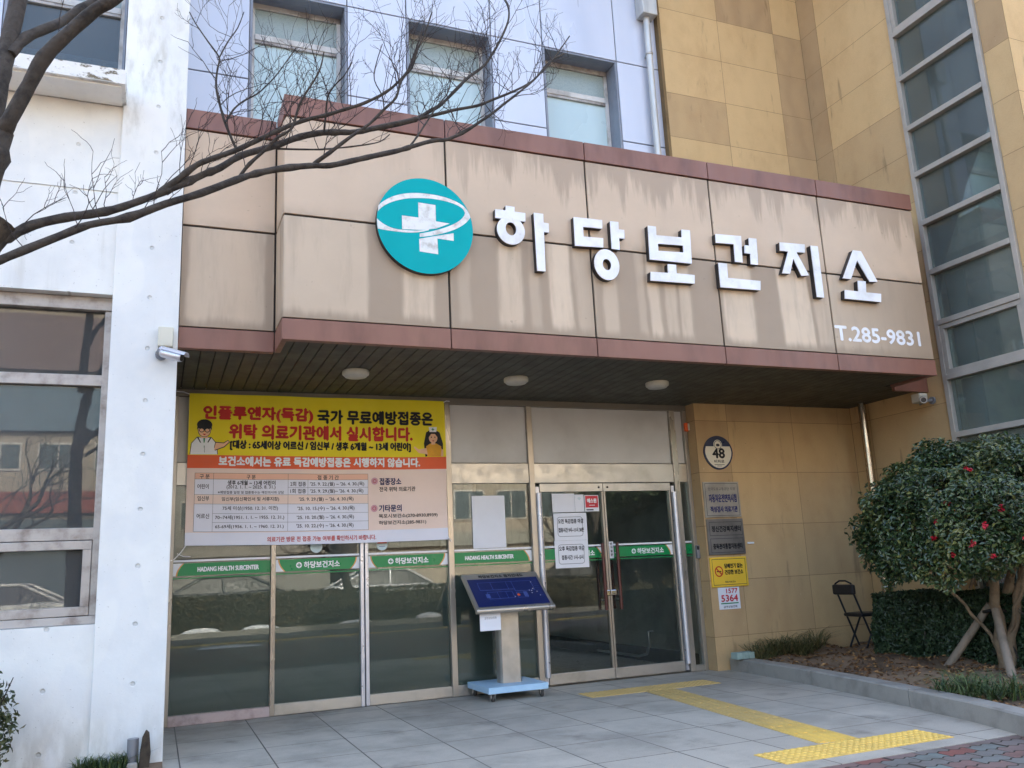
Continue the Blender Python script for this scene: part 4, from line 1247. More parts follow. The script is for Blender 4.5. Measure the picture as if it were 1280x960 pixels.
# ================================================================ SIGNS ON THE CANOPY
def ell(cx, cz, rx, rz, n=40, a0=0.0, a1=2 * math.pi):
    m = n if abs(a1 - a0 - 2 * math.pi) < 1e-6 else n + 1
    return [(cx + rx * math.cos(a0 + (a1 - a0) * k / n), cz + rz * math.sin(a0 + (a1 - a0) * k / n)) for k in range(m)]

sg = thing("sign_lettering", "six raised white Korean letters spelling the health centre's name on the canopy", "sign", (4.5, -1.97, 3.6))
for key in ('ha', 'dang', 'bo', 'geon', 'ji', 'so'):
    b = MB()
    shapes = LET[key]
    i = 0
    while i < len(shapes):
        kind, pts = shapes[i]
        holes = []
        if i + 1 < len(shapes) and shapes[i + 1][0] == 'hole':
            holes = [shapes[i + 1][1]]; i += 1
        yb = -1.9605
        if kind == 'p':
            b.prism(pts, -2.022, -2.012, MT['letter'], MT['letter'], holes)
            b.prism(pts, -2.0115, yb, MT['letter_side'], MT['letter_side'], holes)
        else:
            oc = ((pts[0][0] + pts[1][0]) / 2, (pts[2][1] + pts[3][1]) / 2)
            rx, rz = (pts[1][0] - pts[0][0]) / 2, (pts[2][1] - pts[3][1]) / 2
            ic = ((pts[4][0] + pts[5][0]) / 2, (pts[6][1] + pts[7][1]) / 2)
            ix, iz = (pts[5][0] - pts[4][0]) / 2, (pts[6][1] - pts[7][1]) / 2
            o_, h_ = ell(*oc, rx, rz, 36), [ell(oc[0], oc[1] * .5 + ic[1] * .5, ix, iz, 28)]
            b.prism(o_, -2.0205, -2.0125, MT['letter'], MT['letter'], h_)
            b.prism(o_, -2.012, yb, MT['letter_side'], MT['letter_side'], h_)
        i += 1
    b.build("letter", sg)

em = thing("round_emblem", "round turquoise emblem with white cross and ring on the canopy", "emblem", (1.791, -1.97, 3.49))
ec = (1.791, 3.897); RX, RZ = 0.402, 0.408
def lz(p):            # emblem sketch units (p measured on a 213 x 209 half size disc) to metres
    return (ec[0] + (p[0] - 317) / 213 * RX, ec[1] - (p[1] - 305 - (p[0] - 317) * 0.055) / 209 * RZ)
b = MB()
b.lathe([(1.0, 0.0), (1.0, 0.055)], (0, 0, 0), MT['letter_side'], 64, 'y', True)
b.v = [(ec[0] + p[0] * RX, -2.012 + p[1] * .9, ec[1] + p[2] * RZ) for p in b.v]
b.build("backing_disc", em)
b = MB()
b.prism(ell(ec[0], ec[1], RX, RZ, 64), -2.016, -2.0125, MT['teal'])
b.build("face", em)
b = MB()
# ring: between an outer ellipse arc and an inner one that leans to the left
def qbez(p0, p1, p2, n=14):
    return [((1 - t) ** 2 * p0[0] + 2 * t * (1 - t) * p1[0] + t * t * p2[0], (1 - t) ** 2 * p0[1] + 2 * t * (1 - t) * p1[1] + t * t * p2[1]) for t in [k / n for k in range(n + 1)]]
top_out = qbez((112, 228), (180, 160), (310, 163)) + qbez((310, 163), (430, 166), (490, 208))[1:] + qbez((490, 208), (516, 232), (520, 258))[1:]
bot_out = qbez((520, 258), (490, 305), (400, 333))[1:] + qbez((400, 333), (345, 350), (288, 357))[1:] 
bot_in = qbez((288, 342), (360, 328), (420, 302)) + qbez((420, 302), (486, 275), (496, 240))[1:]
top_in = qbez((496, 240), (492, 205), (400, 190))[1:] + qbez((400, 190), (330, 178), (240, 190))[1:] + qbez((240, 190), (140, 210), (108, 256))[1:]
b.prism([lz(p) for p in top_out + bot_out + bot_in + top_in], -2.0175, None, MT['logo_white'])
low = qbez((104, 286), (150, 330), (213, 329)) + qbez((213, 329), (300, 334), (330, 318))[1:] + qbez((330, 325), (270, 345), (200, 339)) + qbez((200, 339), (150, 336), (107, 330))[1:]
b.prism([lz(p) for p in low], -2.0178, None, MT['logo_white'])
b.build("ring", em)
b = MB()
b.prism([lz(p) for p in [(285, 205), (362, 212), (362, 284), (424, 291), (362, 316), (300, 326), (212, 327), (212, 267), (285, 272)]], -2.0184, None, MT['logo_white'])
b.prism([lz(p) for p in [(285, 365), (345, 352), (440, 333), (440, 367), (366, 360), (368, 429), (286, 420)]], -2.0184, None, MT['logo_white'])
b.build("cross", em)
o = MB().text("T.285-9831", 5.965, 7.075, 3.205, 3.352, -1.9612, MT['letter'], 0.006).build("phone_number")
tag(o, "white vinyl telephone number near the canopy's lower corner", "phone number")

# ceiling lights in the soffit
def ceiling_light(x, y, label):
    t = thing("ceiling_light", label, "ceiling light", (x, y, 2.9), "round lights under the canopy")
    MB().lathe([(.112, 2.901), (.116, 2.892), (.114, 2.866), (.100, 2.856)], (x, y, 0), MT['ivory'], 28).build("rim", t)
    MB().lathe([(.099, 2.8555), (.092, 2.846), (.05, 2.838), (.004, 2.836)], (x, y, 0), MT['lamp_white'], 28).build("cover", t)
ceiling_light(1.42, -1.05, "round soffit light directly above the yellow banner")
ceiling_light(2.925, -1.05, "round soffit light between the banner and the doors, middle of three")
ceiling_light(4.41, -1.12, "round soffit light in front of the double doors")

# ---- vaccination banner
bn = thing("banner", "yellow and cream flu vaccination banner tied across the glass", "banner", (1.32, -0.06, 1.5))
BX0, BX1, BZ0, BZ1 = 0.108, 2.535, 1.487, 2.862
def cloth(x, z, y):
    u = (x - BX0) / (BX1 - BX0); v = (z - BZ0) / (BZ1 - BZ0)
    d = 0.010 * math.sin(u * 9 + v * 4) * (1 - v) + 0.007 * math.sin(u * 23 - v * 9) + 0.012 * math.sin(u * math.pi) * math.sin(v * math.pi)
    d += 0.010 * math.exp(-((u - 0.93) * 9 + (v - 0.35) * 6) ** 2)
    zz = z - 0.012 * math.sin(u * math.pi) * (1 - v) * 1.2 + 0.010 * (1 - v) * (2 * u - 1) * -1
    return (x, -0.075 + d + y, zz)
b = MB()
def sheet(x0, x1, z0, z1, m, y=0.0, nx=40, nz=8):
    vs = [cloth(x0 + (x1 - x0) * i / nx, z0 + (z1 - z0) * j / nz, y) for j in range(nz + 1) for i in range(nx + 1)]
    fs = [(j * (nx + 1) + i, j * (nx + 1) + i + 1, (j + 1) * (nx + 1) + i + 1, (j + 1) * (nx + 1) + i) for j in range(nz) for i in range(nx)]
    b.add(vs, fs, m, True)
sheet(BX0, BX1, 2.296, BZ1, MT['yellow'], nz=10)
sheet(BX0, BX1, 2.176, 2.296, MT['band_red'], nz=3)
sheet(BX0, BX1, 1.60, 2.176, MT['cream'], nz=10)
sheet(BX0, BX1, BZ0, 1.60, MT['cell'], nz=3)
yl = -0.0022
cx = [0.176, 0.334, 0.990, 1.743]
rows = [2.132, 2.077, 1.938, 1.854, 1.770, 1.690, 1.608]
def cell(x0, x1, z0, z1, m):
    n = max(1, int((x1 - x0) / .06))
    sheet(x0, x1, z0, z1, m, yl, n, 2)
for x0, x1 in zip(cx, cx[1:]):
    cell(x0, x1, rows[1], rows[0], MT['peach'])
    cell(x0, x1, rows[3], rows[2], MT['cream'])
cell(cx[0], cx[3], rows[2], rows[1], MT['cell'])
cell(cx[0], cx[3], rows[6], rows[3], MT['cell'])
lw = 0.0022
def line(x0, x1, z0, z1):
    n = max(1, int((x1 - x0) / .06)); nz = max(1, int((z1 - z0) / .06))
    sheet(x0, x1, z0, z1, MT['ink'], yl - .0008, n, nz)
for z in rows[:4]:
    line(cx[0], cx[3], z - lw / 2, z + lw / 2)
for z in rows[4:6]:
    line(cx[1], cx[3], z - lw / 2, z + lw / 2)
line(cx[0], cx[3], rows[6] - lw / 2, rows[6] + lw / 2)
line(cx[2], cx[3], 2.006 - lw / 2, 2.006 + lw / 2)
for x in cx:
    line(x - lw / 2, x + lw / 2, rows[6], rows[0])
line(1.172, 1.174, rows[2], rows[1])
CM = {'red': 'red', 'black': 'black_ink', 'white': 'white', 'ink': 'ink', 'navy': 'navy'}
for s, c, x0, x1, z0, z1, bold in BAN:
    h = z1 - z0
    b.text(s, x0, x1, z0, z1, yl - 0.0016, MT[CM[c]], (0.055 * h if h > .07 else 0.035 * h) if bold else 0.018 * h, cloth)
for q in (1.808, 1.802):
    pass
def blob(pts, m, dy):
    flat = [Vector((p[0], p[1], 0)) for p in pts]
    b.add([cloth(p[0], p[1], yl - .001 - (dy - .001) * 4) for p in pts], [tuple(t) for t in tessellate_polygon([flat])], m)
for (x, z) in ((1.808, 2.064), (1.802, 1.805)):
    blob(ell(x, z, .034, .034, 20), MT['pink'], .0014)
    blob(ell(x, z, .018, .018, 14), MT['red'], .0016); blob(ell(x, z, .0135, .0135, 14), MT['pink'], .0018)
# printed doctor
dx, dz = 0.245, 2.30
blob([(dx - .121, dz), (dx - .111, dz + .104), (dx - .062, dz + .161), (dx + .062, dz + .161), (dx + .111, dz + .104), (dx + .121, dz + .003)], MT['ink'], .0011)
blob([(dx - .115, dz), (dx - .105, dz + .10), (dx - .06, dz + .155), (dx + .06, dz + .155), (dx + .105, dz + .10), (dx + .115, dz + .003)], MT['white'], .0013)
blob([(dx - .028, dz + .16), (dx, dz + .06), (dx + .028, dz + .16)], MT['cell'], .0016)
blob([(dx - .008, dz + .15), (dx, dz + .055), (dx + .008, dz + .15)], MT['green'], .0019)
blob([(dx + .078, dz + .03), (dx + .096, dz + .118), (dx + .168, dz + .112), (dx + .205, dz + .137), (dx + .223, dz + .116), (dx + .174, dz + .067)], MT['ink'], .00145)
blob([(dx + .085, dz + .04), (dx + .10, dz + .11), (dx + .17, dz + .105), (dx + .205, dz + .13), (dx + .215, dz + .118), (dx + .17, dz + .075)], MT['skin'], .0016)
blob([(dx + .003, dz), (dx + .003, dz + .1), (dx + .006, dz + .1), (dx + .006, dz)], MT['ink'], .0019)
blob([(dx - .03, dz + .15), (dx - .03, dz + .20), (dx + .03, dz + .20), (dx + .03, dz + .15)], MT['skin'], .0020)
blob([(dx - .062, dz + .155), (dx - .03, dz + .10), (dx - .026, dz + .11), (dx - .05, dz + .158)], MT['ink'], .0019)
blob([(dx + .062, dz + .155), (dx + .03, dz + .10), (dx + .026, dz + .11), (dx + .05, dz + .158)], MT['ink'], .0019)
blob(ell(dx, dz + .225, .057, .067, 22), MT['ink'], .00205)
blob(ell(dx, dz + .225, .052, .062, 22), MT['skin'], .0021)
blob(ell(dx, dz + .272, .066, .05, 22), MT['black_ink'], .0024)
blob([(dx - .06, dz + .27), (dx - .066, dz + .22), (dx - .05, dz + .25)], MT['black_ink'], .0024)
blob([(dx + .06, dz + .27), (dx + .066, dz + .22), (dx + .05, dz + .25)], MT['black_ink'], .0024)
for q in (-.024, .024):
    blob(ell(dx + q, dz + .222, .024, .021, 14), MT['ink'], .0024); blob(ell(dx + q, dz + .222, .017, .014, 14), MT['skin'], .0026)
blob([(dx - .018, dz + .190), (dx + .018, dz + .190), (dx, dz + .176)], MT['red'], .0024)
blob([(dx - .006, dz + .205), (dx + .006, dz + .205), (dx + .001, dz + .218)], MT['tee'], .0024)
# printed nurse
dx, dz = 2.405, 2.30
blob([(dx - .085, dz), (dx - .095, dz + .13), (dx - .07, dz + .24), (dx, dz + .285), (dx + .07, dz + .24), (dx + .10, dz + .13), (dx + .095, dz)], MT['black_ink'], .0012)
blob([(dx - .065, dz), (dx - .075, dz + .10), (dx - .03, dz + .13), (dx + .03, dz + .13), (dx + .08, dz + .10), (dx + .075, dz)], MT['tee'], .0016)
blob([(dx - .06, dz + .02), (dx - .072, dz + .085), (dx - .15, dz + .07), (dx - .19, dz + .10), (dx - .20, dz + .09), (dx - .15, dz + .035)], MT['skin'], .0018)
blob([(dx + .072, dz), (dx + .082, dz + .08), (dx + .10, dz + .06), (dx + .098, dz)], MT['skin'], .0018)
blob([(dx - .02, dz + .12), (dx - .02, dz + .16), (dx + .02, dz + .16), (dx + .02, dz + .12)], MT['skin'], .0018)
blob(ell(dx, dz + .185, .044, .052, 20), MT['skin'], .0020)
blob([(dx - .046, dz + .19), (dx - .04, dz + .245), (dx + .04, dz + .245), (dx + .046, dz + .19), (dx + .02, dz + .225), (dx - .02, dz + .225)], MT['black_ink'], .0023)
blob([(dx - .035, dz + .245), (dx - .042, dz + .295), (dx + .042, dz + .295), (dx + .035, dz + .245)], MT['white'], .0025)
for q in ((-.004, .004, .255, .285), (-.014, .014, .266, .274)):
    blob([(dx + q[0], dz + q[2]), (dx + q[1], dz + q[2]), (dx + q[1], dz + q[3]), (dx + q[0], dz + q[3])], MT['green'], .0028 + q[1] * .01)
blob([(dx - .013, dz + .160), (dx + .013, dz + .160), (dx, dz + .148)], MT['red'], .0023)
for q in (-.018, .018):
    blob(ell(dx + q, dz + .192, .006, .007, 8), MT['black_ink'], .0023)
b.build("printed_cloth", bn)
for pts in ([(BX0 + .01, -.075, BZ0 + .01), (.08, -.06, 1.44), (0.03, -.03, 1.385), (0.0, -.05, 1.372)], [(BX1 - .005, -.07, BZ0 + .02), (2.56, -.05, 1.475), (2.575, -.05, 1.455)],
            [(BX0 + .01, -.075, BZ1 - .01), (.06, -.06, 2.875), (0.0, -.055, 2.88)], [(BX1 - .005, -.07, BZ1 - .01), (2.565, -.055, 2.87), (2.60, -.052, 2.868)]):
    MB().tube(pts, .0045, MT['white'], 6).build("tie_cord", bn)
MB().tube([(.05, -.065, 1.43), (.10, -.07, 1.405), (.16, -.07, 1.40)], .003, MT['white'], 6).build("tie_cord", bn)

# ---- notices and stickers on the glass
def notice(name, x0, x1, z0, z1, label, cat, lines, y=-0.016, border=True, group=None):
    b = MB()
    b.box(x0, x1, y, y + .0012, z0, z1, MT['paper'])
    if border:
        r = .03
        o_, i_ = [], []
        for (cx_, cz_, a0) in ((x1 - .05 - r, z1 - .04 - r, 0), (x0 + .04 + r, z1 - .04 - r, 90), (x0 + .04 + r, z0 + .04 + r, 180), (x1 - .05 - r, z0 + .04 + r, 270)):
            for k in range(6):
                a = rad(a0 + 18 * k)
                o_.append((cx_ + r * math.cos(a), cz_ + r * math.sin(a))); i_.append((cx_ + (r - .004) * math.cos(a), cz_ + (r - .004) * math.sin(a)))
        b.prism(o_, y - .0006, None, MT['ink'], None, [i_])
    for s, a, c, e, f, m, bo in lines:
        b.text(s, x0 + a, x0 + c, z0 + e, z0 + f, y - .0008, MT[m], bo)
    return tag(b.build(name), label, cat, group)
notice("paper_notice", 3.714, 4.100, 1.428, 1.712, "white bordered notice about morning flu jabs, the upper sheet on the door", "paper notice",
       [("오전 독감접종 마감", .05, .345, .175, .222, 'ink', .0018), ("접종시간 9시~11시 30분", .05, .345, .085, .130, 'ink', .0018)])
notice("paper_notice", 3.708, 4.098, 1.146, 1.4265, "white bordered notice about afternoon flu jabs, the lower sheet on the door", "paper notice",
       [("오후 독감접종 마감", .05, .345, .175, .222, 'ink', .0018), ("접종시간 1시~5시", .075, .325, .085, .130, 'ink', .0018)])
notice("blank_sheet", 3.708, 3.972, 1.722, 1.916, "blank white sheet taped near the top of the door glass", "paper sheet", [], border=False)
b = MB()
b.box(3.974, 4.082, -.016, -.0148, 1.722, 1.905, MT['paper'])
for k, r in enumerate((.012, .022, .032)):
    b.prism(ell(4.028, 1.842, r, r, 10, rad(45), rad(135)) + ell(4.028, 1.842, r - .006, r - .006, 10, rad(45), rad(135))[::-1], -.0168, None, MT['film_pale'])
tag(b.build("wireless_notice"), "narrow white sheet with a pale wireless symbol beside the red sign", "paper sheet")
b = MB()
b.box(4.090, 4.258, -.018, -.0148, 1.724, 1.897, MT['paper'])
b.rect(4.098, 4.250, 1.765, 1.889, -.0186, MT['sign_red'])
b.text("에스원", 4.120, 4.228, 1.815, 1.860, -.0194, MT['white'], .0025)
b.rect(4.14, 4.21, 1.787, 1.792, -.0194, MT['white']); b.rect(4.105, 4.19, 1.735, 1.748, -.0188, MT['ink'])
tag(b.build("security_sign"), "small red security company sign stuck at the top of the door", "sticker")
b = MB()
b.box(4.352, 4.402, -.012, -.0108, 1.225, 1.40, MT['paper'])
for k, s in enumerate("반자동문"):
    b.text(s, 4.364, 4.390, 1.362 - k * .038, 1.390 - k * .038, -.0126, MT['ink'], .0012)
tag(b.build("door_label"), "narrow vertical white label beside the meeting door stiles", "sticker")
o = MB().box(2.815, 3.172, -0.010, -0.0088, 1.380, 1.905, MT['paper']).build("pale_poster")
tag(o, "plain pale poster on the glass above the information stand", "poster")
for x, m, lab in ((1.262, None, "round pale sticker under the banner, on the middle glass"), (1.888, 'band_red', "round sticker with a red top just below the banner")):
    b = MB()
    b.prism(ell(x, 1.452, .056, .056, 28), -.0022, None, MT['film_pale'])
    if m:
        b.prism(ell(x, 1.452, .050, .050, 20, rad(10), rad(170)), -.0030, None, MT[m]); b.rect(x - .03, x + .03, 1.432, 1.437, -.003, MT['map_line'])
    tag(b.build("round_sticker"), lab, "sticker")

# ---- signs on the sandstone
YS = -0.2015
np_ = thing("number_plate", "oval navy and cream house number plate 48 on the sandstone", "house number", (5.72, YS, 2.15))
b = MB()
def plate_outline(s):
    o = []
    for k in range(44):
        a = 2 * math.pi * k / 44
        w = 0.197 * (1 - 0.10 * max(0, -math.sin(a)))
        o.append((5.722 + w * s * math.cos(a), 2.338 + 0.193 * s * math.sin(a)))
    return o
b.prism(plate_outline(1.0), YS - .012, YS, MT['enamel_navy'])
b.build("plate", np_)
b = MB()
inner = [p for p in plate_outline(0.90) if p[1] < 2.415]
inner = sorted(inner, key=lambda p: math.atan2(p[1] - 2.2, p[0] - 5.722))
b.prism(inner, YS - .0132, None, MT['enamel'])
b.prism(ell(5.722, 2.428, .058, .058, 24), YS - .0140, None, MT['enamel'])
b.prism(ell(5.722, 2.428, .050, .050, 24), YS - .0146, None, MT['enamel_navy'], None, [ell(5.722, 2.428, .044, .044, 20)])
b.prism(ell(5.722, 2.425, .026, .016, 14), YS - .0146, None, MT['ink'])
b.text("48", 5.642, 5.802, 2.278, 2.385, YS - .0142, MT['black_ink'], .006)
b.text("비파로", 5.655, 5.790, 2.222, 2.258, YS - .0142, MT['ink'], .001)
b.rect(5.655, 5.790, 2.199, 2.205, YS - .0142, MT['ink']); b.rect(5.69, 5.755, 2.184, 2.189, YS - .0142, MT['ink'])
b.build("enamel_face", np_)

def plaque(name, x0, x1, z0, z1, m, label, cat, lines, frames, lm='navy', extra=None):
    t = thing(name, label, cat, ((x0 + x1) / 2, YS, z0))
    MB().box(x0, x1, YS - .018, YS, z0, z1, MT[m]).build("plate", t, bevel=.003)
    b = MB(); y = YS - .0188
    for (a, c, e, f) in frames:
        w = .005
        b.prism([(a, e), (c, e), (c, f), (a, f)], y, None, MT['ink'], None, [[(a + w, e + w), (c - w, e + w), (c - w, f - w), (a + w, f - w)]])
    for s, a, c, e, f, mm, bo in lines:
        b.text(s, a, c, e, f, y - .0004, MT[mm], bo)
    if extra:
        extra(b, y - .0004)
    b.build("engraving", t)
    return t
plaque("metal_plaque", 5.470, 5.948, 1.615, 2.008, 'plaque', "square brushed metal plaque with blue lettering below the number plate", "plaque",
       [("한국도로교통공단 지정", 5.53, 5.89, 1.912, 1.946, 'ink', 0), ("자동차운전면허시험", 5.532, 5.900, 1.782, 1.870, 'navy', .003), ("적성검사 의료기관", 5.540, 5.900, 1.672, 1.735, 'navy', .003)], [(5.49, 5.93, 1.632, 1.992)])
plaque("metal_plaque", 5.472, 5.957, 1.208, 1.598, 'plaque_dark', "dark metal plaque with two engraved boxes above the yellow sign", "plaque",
       [("정신건강복지센터", 5.530, 5.915, 1.458, 1.520, 'black_ink', .003), ("중독관리통합지원센터", 5.530, 5.915, 1.270, 1.328, 'black_ink', .003)], [(5.50, 5.935, 1.415, 1.565), (5.50, 5.935, 1.230, 1.385)])
def nosmoke(b, y):
    c = (5.572, 1.030)
    b.prism(ell(*c, .055, .058, 28), y, None, MT['red'], None, [ell(*c, .042, .045, 24)])
    b.prism([(c[0] - .038, c[1] + .028), (c[0] - .028, c[1] + .038), (c[0] + .038, c[1] - .028), (c[0] + .028, c[1] - .038)], y - .0008, None, MT['red'])
    b.rect(c[0] - .03, c[0] + .03, c[1] - .006, c[1] + .006, y - .0003, MT['black_ink'])
plaque("no_smoking_sign", 5.470, 5.950, 0.864, 1.182, 'yellow_sign', "yellow no smoking sign with a red prohibition symbol", "sign",
       [("담배연기 없는", 5.650, 5.890, 1.062, 1.110, 'black_ink', .0025), ("건강한 보건소", 5.650, 5.890, 0.995, 1.043, 'black_ink', .0025), ("목포시보건소", 5.640, 5.780, 0.905, 0.925, 'ink', .0006)], [(5.49, 5.93, .884, 1.162)], extra=nosmoke)
b = MB()
b.box(5.546, 5.824, YS - .004, YS, 0.626, 0.858, MT['paper'])
b.text("1577", 5.652, 5.800, 0.795, 0.842, YS - .0046, MT['sign_red'], .002)
b.text("5364", 5.580, 5.795, 0.708, 0.776, YS - .0046, MT['sign_red'], .003)
b.rect(5.57, 5.80, .682, .694, YS - .0046, MT['green'])
b.text("금연상담전화", 5.60, 5.78, .640, .664, YS - .0046, MT['ink'], .0006)
tag(b.build("phone_sticker"), "white sticker with red quit line digits below the yellow sign", "sticker")
o = MB().box(5.997, 6.082, YS - .02, YS, 1.312, 1.334, MT['white']).build("wall_hook", bevel=.005)
tag(o, "small white hook strip stuck on the sandstone beside the dark plaque", "hook")

# alarm lamp and push plate near the door jamb
t = thing("alarm_lamp", "small orange alarm lamp at the top of the door jamb", "lamp", (5.425, -0.05, 2.6))
MB().box(5.395, 5.448, -.085, -.0505, 2.60, 2.70, MT['orange']).build("lens", t, bevel=.012)
MB().box(5.43, 5.449, -.10, -.0855, 2.61, 2.69, MT['ivory']).build("bracket", t, bevel=.004)
t = thing("access_reader", "small grey access reader on the stone jamb level with the green band", "access reader", (5.425, -0.06, 1.18))
MB().box(5.405, 5.446, -.085, -.0505, 1.180, 1.325, MT['grey_plastic']).build("body", t, bevel=.006)
MB().box(5.408, 5.430, -.090, -.0855, 1.275, 1.315, MT['dark_plastic']).build("window_strip", t)

# ---- security cameras
def cctv(loc, d, label, boxloc, boxsize, side):
    t = thing("security_camera", label, "security camera", tuple(boxloc))
    bx, by, bz = boxloc; sx, sy, sz = boxsize
    MB().box(bx - sx / 2, bx + sx / 2, by - sy / 2, by + sy / 2, bz - sz / 2, bz + sz / 2, MT['ivory']).build("junction_box", t, bevel=.008)
    p = Vector(loc); d = Vector(d).normalized()
    if side == 'front':
        w0 = p + Vector((0, .09, 0.0))
    else:
        w0 = p + Vector((.12, -.01, 0.0))
    b = MB()
    ax = (w0 - p).normalized()
    b.tube([w0, w0 - ax * .02], .042, MT['grey_plastic'], 16)
    b.tube([w0, p], .016, MT['grey_plastic'], 10)
    b.tube([p + d * -.02, p + d * .02], .03, MT['grey_plastic'], 12)
    b.build("bracket", t)
    b = MB()
    b.tube([p + d * .0, p + d * .012, p + d * .155, p + d * .165], [.03, .037, .037, .033], MT['alu'], 18)
    b.build("barrel", t)
    u = Vector((0, 0, 1)); s = d.cross(u).normalized(); u = s.cross(d)
    b = MB()
    vs = []
    for q in (-.005, .195):
        for k in range(7):
            a = rad(20 + k * 140 / 6)
            vs.append(p + d * q + s * (.045 * math.cos(a)) + u * (.045 * math.sin(a)))
    b.add(vs, [(k, k + 1, k + 8, k + 7) for k in range(6)], MT['alu'], True)
    b.build("sun_hood", t)
    MB().tube([p + d * .1655, p + d * .168], .028, MT['dark_plastic'], 16).build("lens", t)
    b = MB()
    b.tube([Vector((bx, by, bz - sz / 2)), Vector((bx + (p.x - bx) * .4, by - .01, bz - sz / 2 - .03)), w0 + Vector((0, -.03 if side == 'front' else 0, .03))], .006, MT['grey_plastic'], 6)
    b.build("cable", t)
cctv((-0.140, -1.73, 2.815), (.80, -.42, -.30), "silver security camera under a cream box on the white fin", (-0.115, -1.655, 2.945), (.105, .07, .15), 'front')
cctv((7.60, -1.44, 2.755), (-.75, -.62, -.12), "security camera with a cream box beside the stair window", (7.66, -1.33, 2.80), (.12, .12, .10), 'side')

# ---- rain pipes
t = thing("rain_pipe", "shiny steel rain pipe running down the shaded sandstone corner", "rain pipe", (7.63, -.5, 0))
MB().tube([(7.63, -.51, 2.898), (7.63, -.51, 0.10)], .046, MT['pipe'], 18).build("pipe", t)
for z in (1.75, 0.75):
    b = MB().lathe([(.050, z), (.053, z + .004), (.053, z + .02), (.050, z + .024)], (7.63, -.51, 0), MT['steel_dull'], 18)
    b.box(7.66, 7.738, -.52, -.50, z + .004, z + .02, MT['steel_dull'])
    b.build("clamp", t)
t = thing("rain_pipe", "white rain pipe with a square hopper above the canopy", "rain pipe", (5.30, -.2, 4.9))
MB().tube([(5.29, -.20, 7.80), (5.285, -.20, 4.895)], .040, MT['pipe_white'], 18).build("pipe", t)
MB().box(5.19, 5.40, -.30, -.125, 7.80, 8.15, MT['pipe_white']).build("hopper", t, bevel=.008)
for z in (7.28, 5.08):
    b = MB().lathe([(.044, z), (.048, z + .004), (.048, z + .025), (.044, z + .03)], (5.288, -.20, 0), MT['steel_dull'], 18)
    b.box(5.27, 5.305, -.16, -.122, z + .004, z + .025, MT['steel_dull'])
    b.build("clamp", t)

# ---- tactile information stand
st = thing("information_stand", "wheeled steel stand with a blue tactile map beside the doors", "information stand", (3.0, -.38, 0))
MB().box(2.685, 3.275, -.64, -.06, 0.072, 0.128, MT['base_blue']).build("base_board", st, bevel=.004)
for x, y in ((2.74, -.59), (3.225, -.59), (2.74, -.11), (3.225, -.11)):
    b = MB()
    b.lathe([(.006, -.014), (.028, -.012), (.030, 0), (.028, .012), (.006, .014)], (x, y, .030), MT['rubber'], 16, 'x')
    b.box(x - .022, x - .016, y - .012, y + .02, .03, .066, MT['chrome']).box(x + .016, x + .022, y - .012, y + .02, .03, .066, MT['chrome'])
    b.box(x - .03, x + .03, y - .03, y + .03, .0662, .0715, MT['chrome'])
    b.build("caster", st)
MB().prism([(-.088, -.07), (.088, -.07), (.105, -.045), (.105, .045), (.088, .07), (-.088, .07), (-.105, .045), (-.105, -.045)], 0, 1, MT['steel_dull']).build("post", st)
o = [c for c in st.children if c.name.startswith("post")][0]
for v in o.data.vertices:
    px, py, pz = v.co
    v.co = (3.0 + px, -.36 + pz, .1285 + py * .72)
# sloping panel: bottom edge nearest the street
pa_, pb_ = Vector((0, -.60, .815)), Vector((0, -.20, 1.130))
dv = (pb_ - pa_); LV = dv.length; dv.normalize(); nv = Vector((0, -dv.z, dv.y))
def pan(u, v, h=0.0):
    q = pa_ + dv * v + nv * h
    return (2.612 + u, q.y, q.z)
PW = 0.785
b = MB()
vs = [pan(u, v, h) for h in (-.035, 0) for u, v in ((0, 0), (PW, 0), (PW, LV), (0, LV))]
b.add(vs, [(0, 3, 2, 1), (4, 5, 6, 7), (0, 1, 5, 4), (1, 2, 6, 5), (2, 3, 7, 6), (3, 0, 4, 7)], MT['steel_dull'])
b.tube([pan(-.004, -.006, -.018), pan(PW + .004, -.006, -.018)], .026, MT['steel'], 14)
b.build("panel", st, bevel=.003)
b = MB()
mx0, mx1, mv0, mv1 = .03, PW - .03, .025, LV - .085
b.add([pan(mx0, mv0, .003), pan(mx1, mv0, .003), pan(mx1, mv1, .003), pan(mx0, mv1, .003)], [(0, 1, 2, 3)], MT['map_blue'])
def mline(u0, v0, u1, v1, w=.0022, m='map_line'):
    if abs(u1 - u0) > abs(v1 - v0):
        q = [(u0, v0 - w), (u1, v1 - w), (u1, v1 + w), (u0, v0 + w)]
    else:
        q = [(u0 - w, v0), (u0 + w, v0), (u1 + w, v1), (u1 - w, v1)]
    b.add([pan(a, c, .0042) for a, c in q], [(0, 1, 2, 3)], MT[m])
W_, H_ = mx1 - mx0, mv1 - mv0
def fr_(u, v):
    return mx0 + W_ * u, mv0 + H_ * v
for x0, x1, z0, z1 in ((.12, .30, .58, .86), (.30, .52, .58, .86), (.52, .60, .58, .86), (.60, .88, .50, .86), (.20, .34, .26, .50), (.34, .46, .26, .50), (.46, .55, .26, .50), (.60, .74, .26, .44)):
    a, c = fr_(x0, z0), fr_(x1, z1)
    mline(a[0], a[1], c[0], a[1]); mline(a[0], c[1], c[0], c[1]); mline(a[0], a[1], a[0], c[1]); mline(c[0], a[1], c[0], c[1])
for k in range(7):
    a, c = fr_(.17 + k * .008, .30), fr_(.17 + k * .008, .44); mline(a[0], a[1], c[0], c[1])
    a, c = fr_(.70 + k * .008, .28), fr_(.70 + k * .008, .46); mline(a[0], a[1], c[0], c[1])
for k in range(9):
    a = fr_(.90, .86 - k * .07); c = fr_(.965, .86 - k * .07); mline(a[0], a[1], c[0], c[1], .0012)
a = fr_(.62, .36)
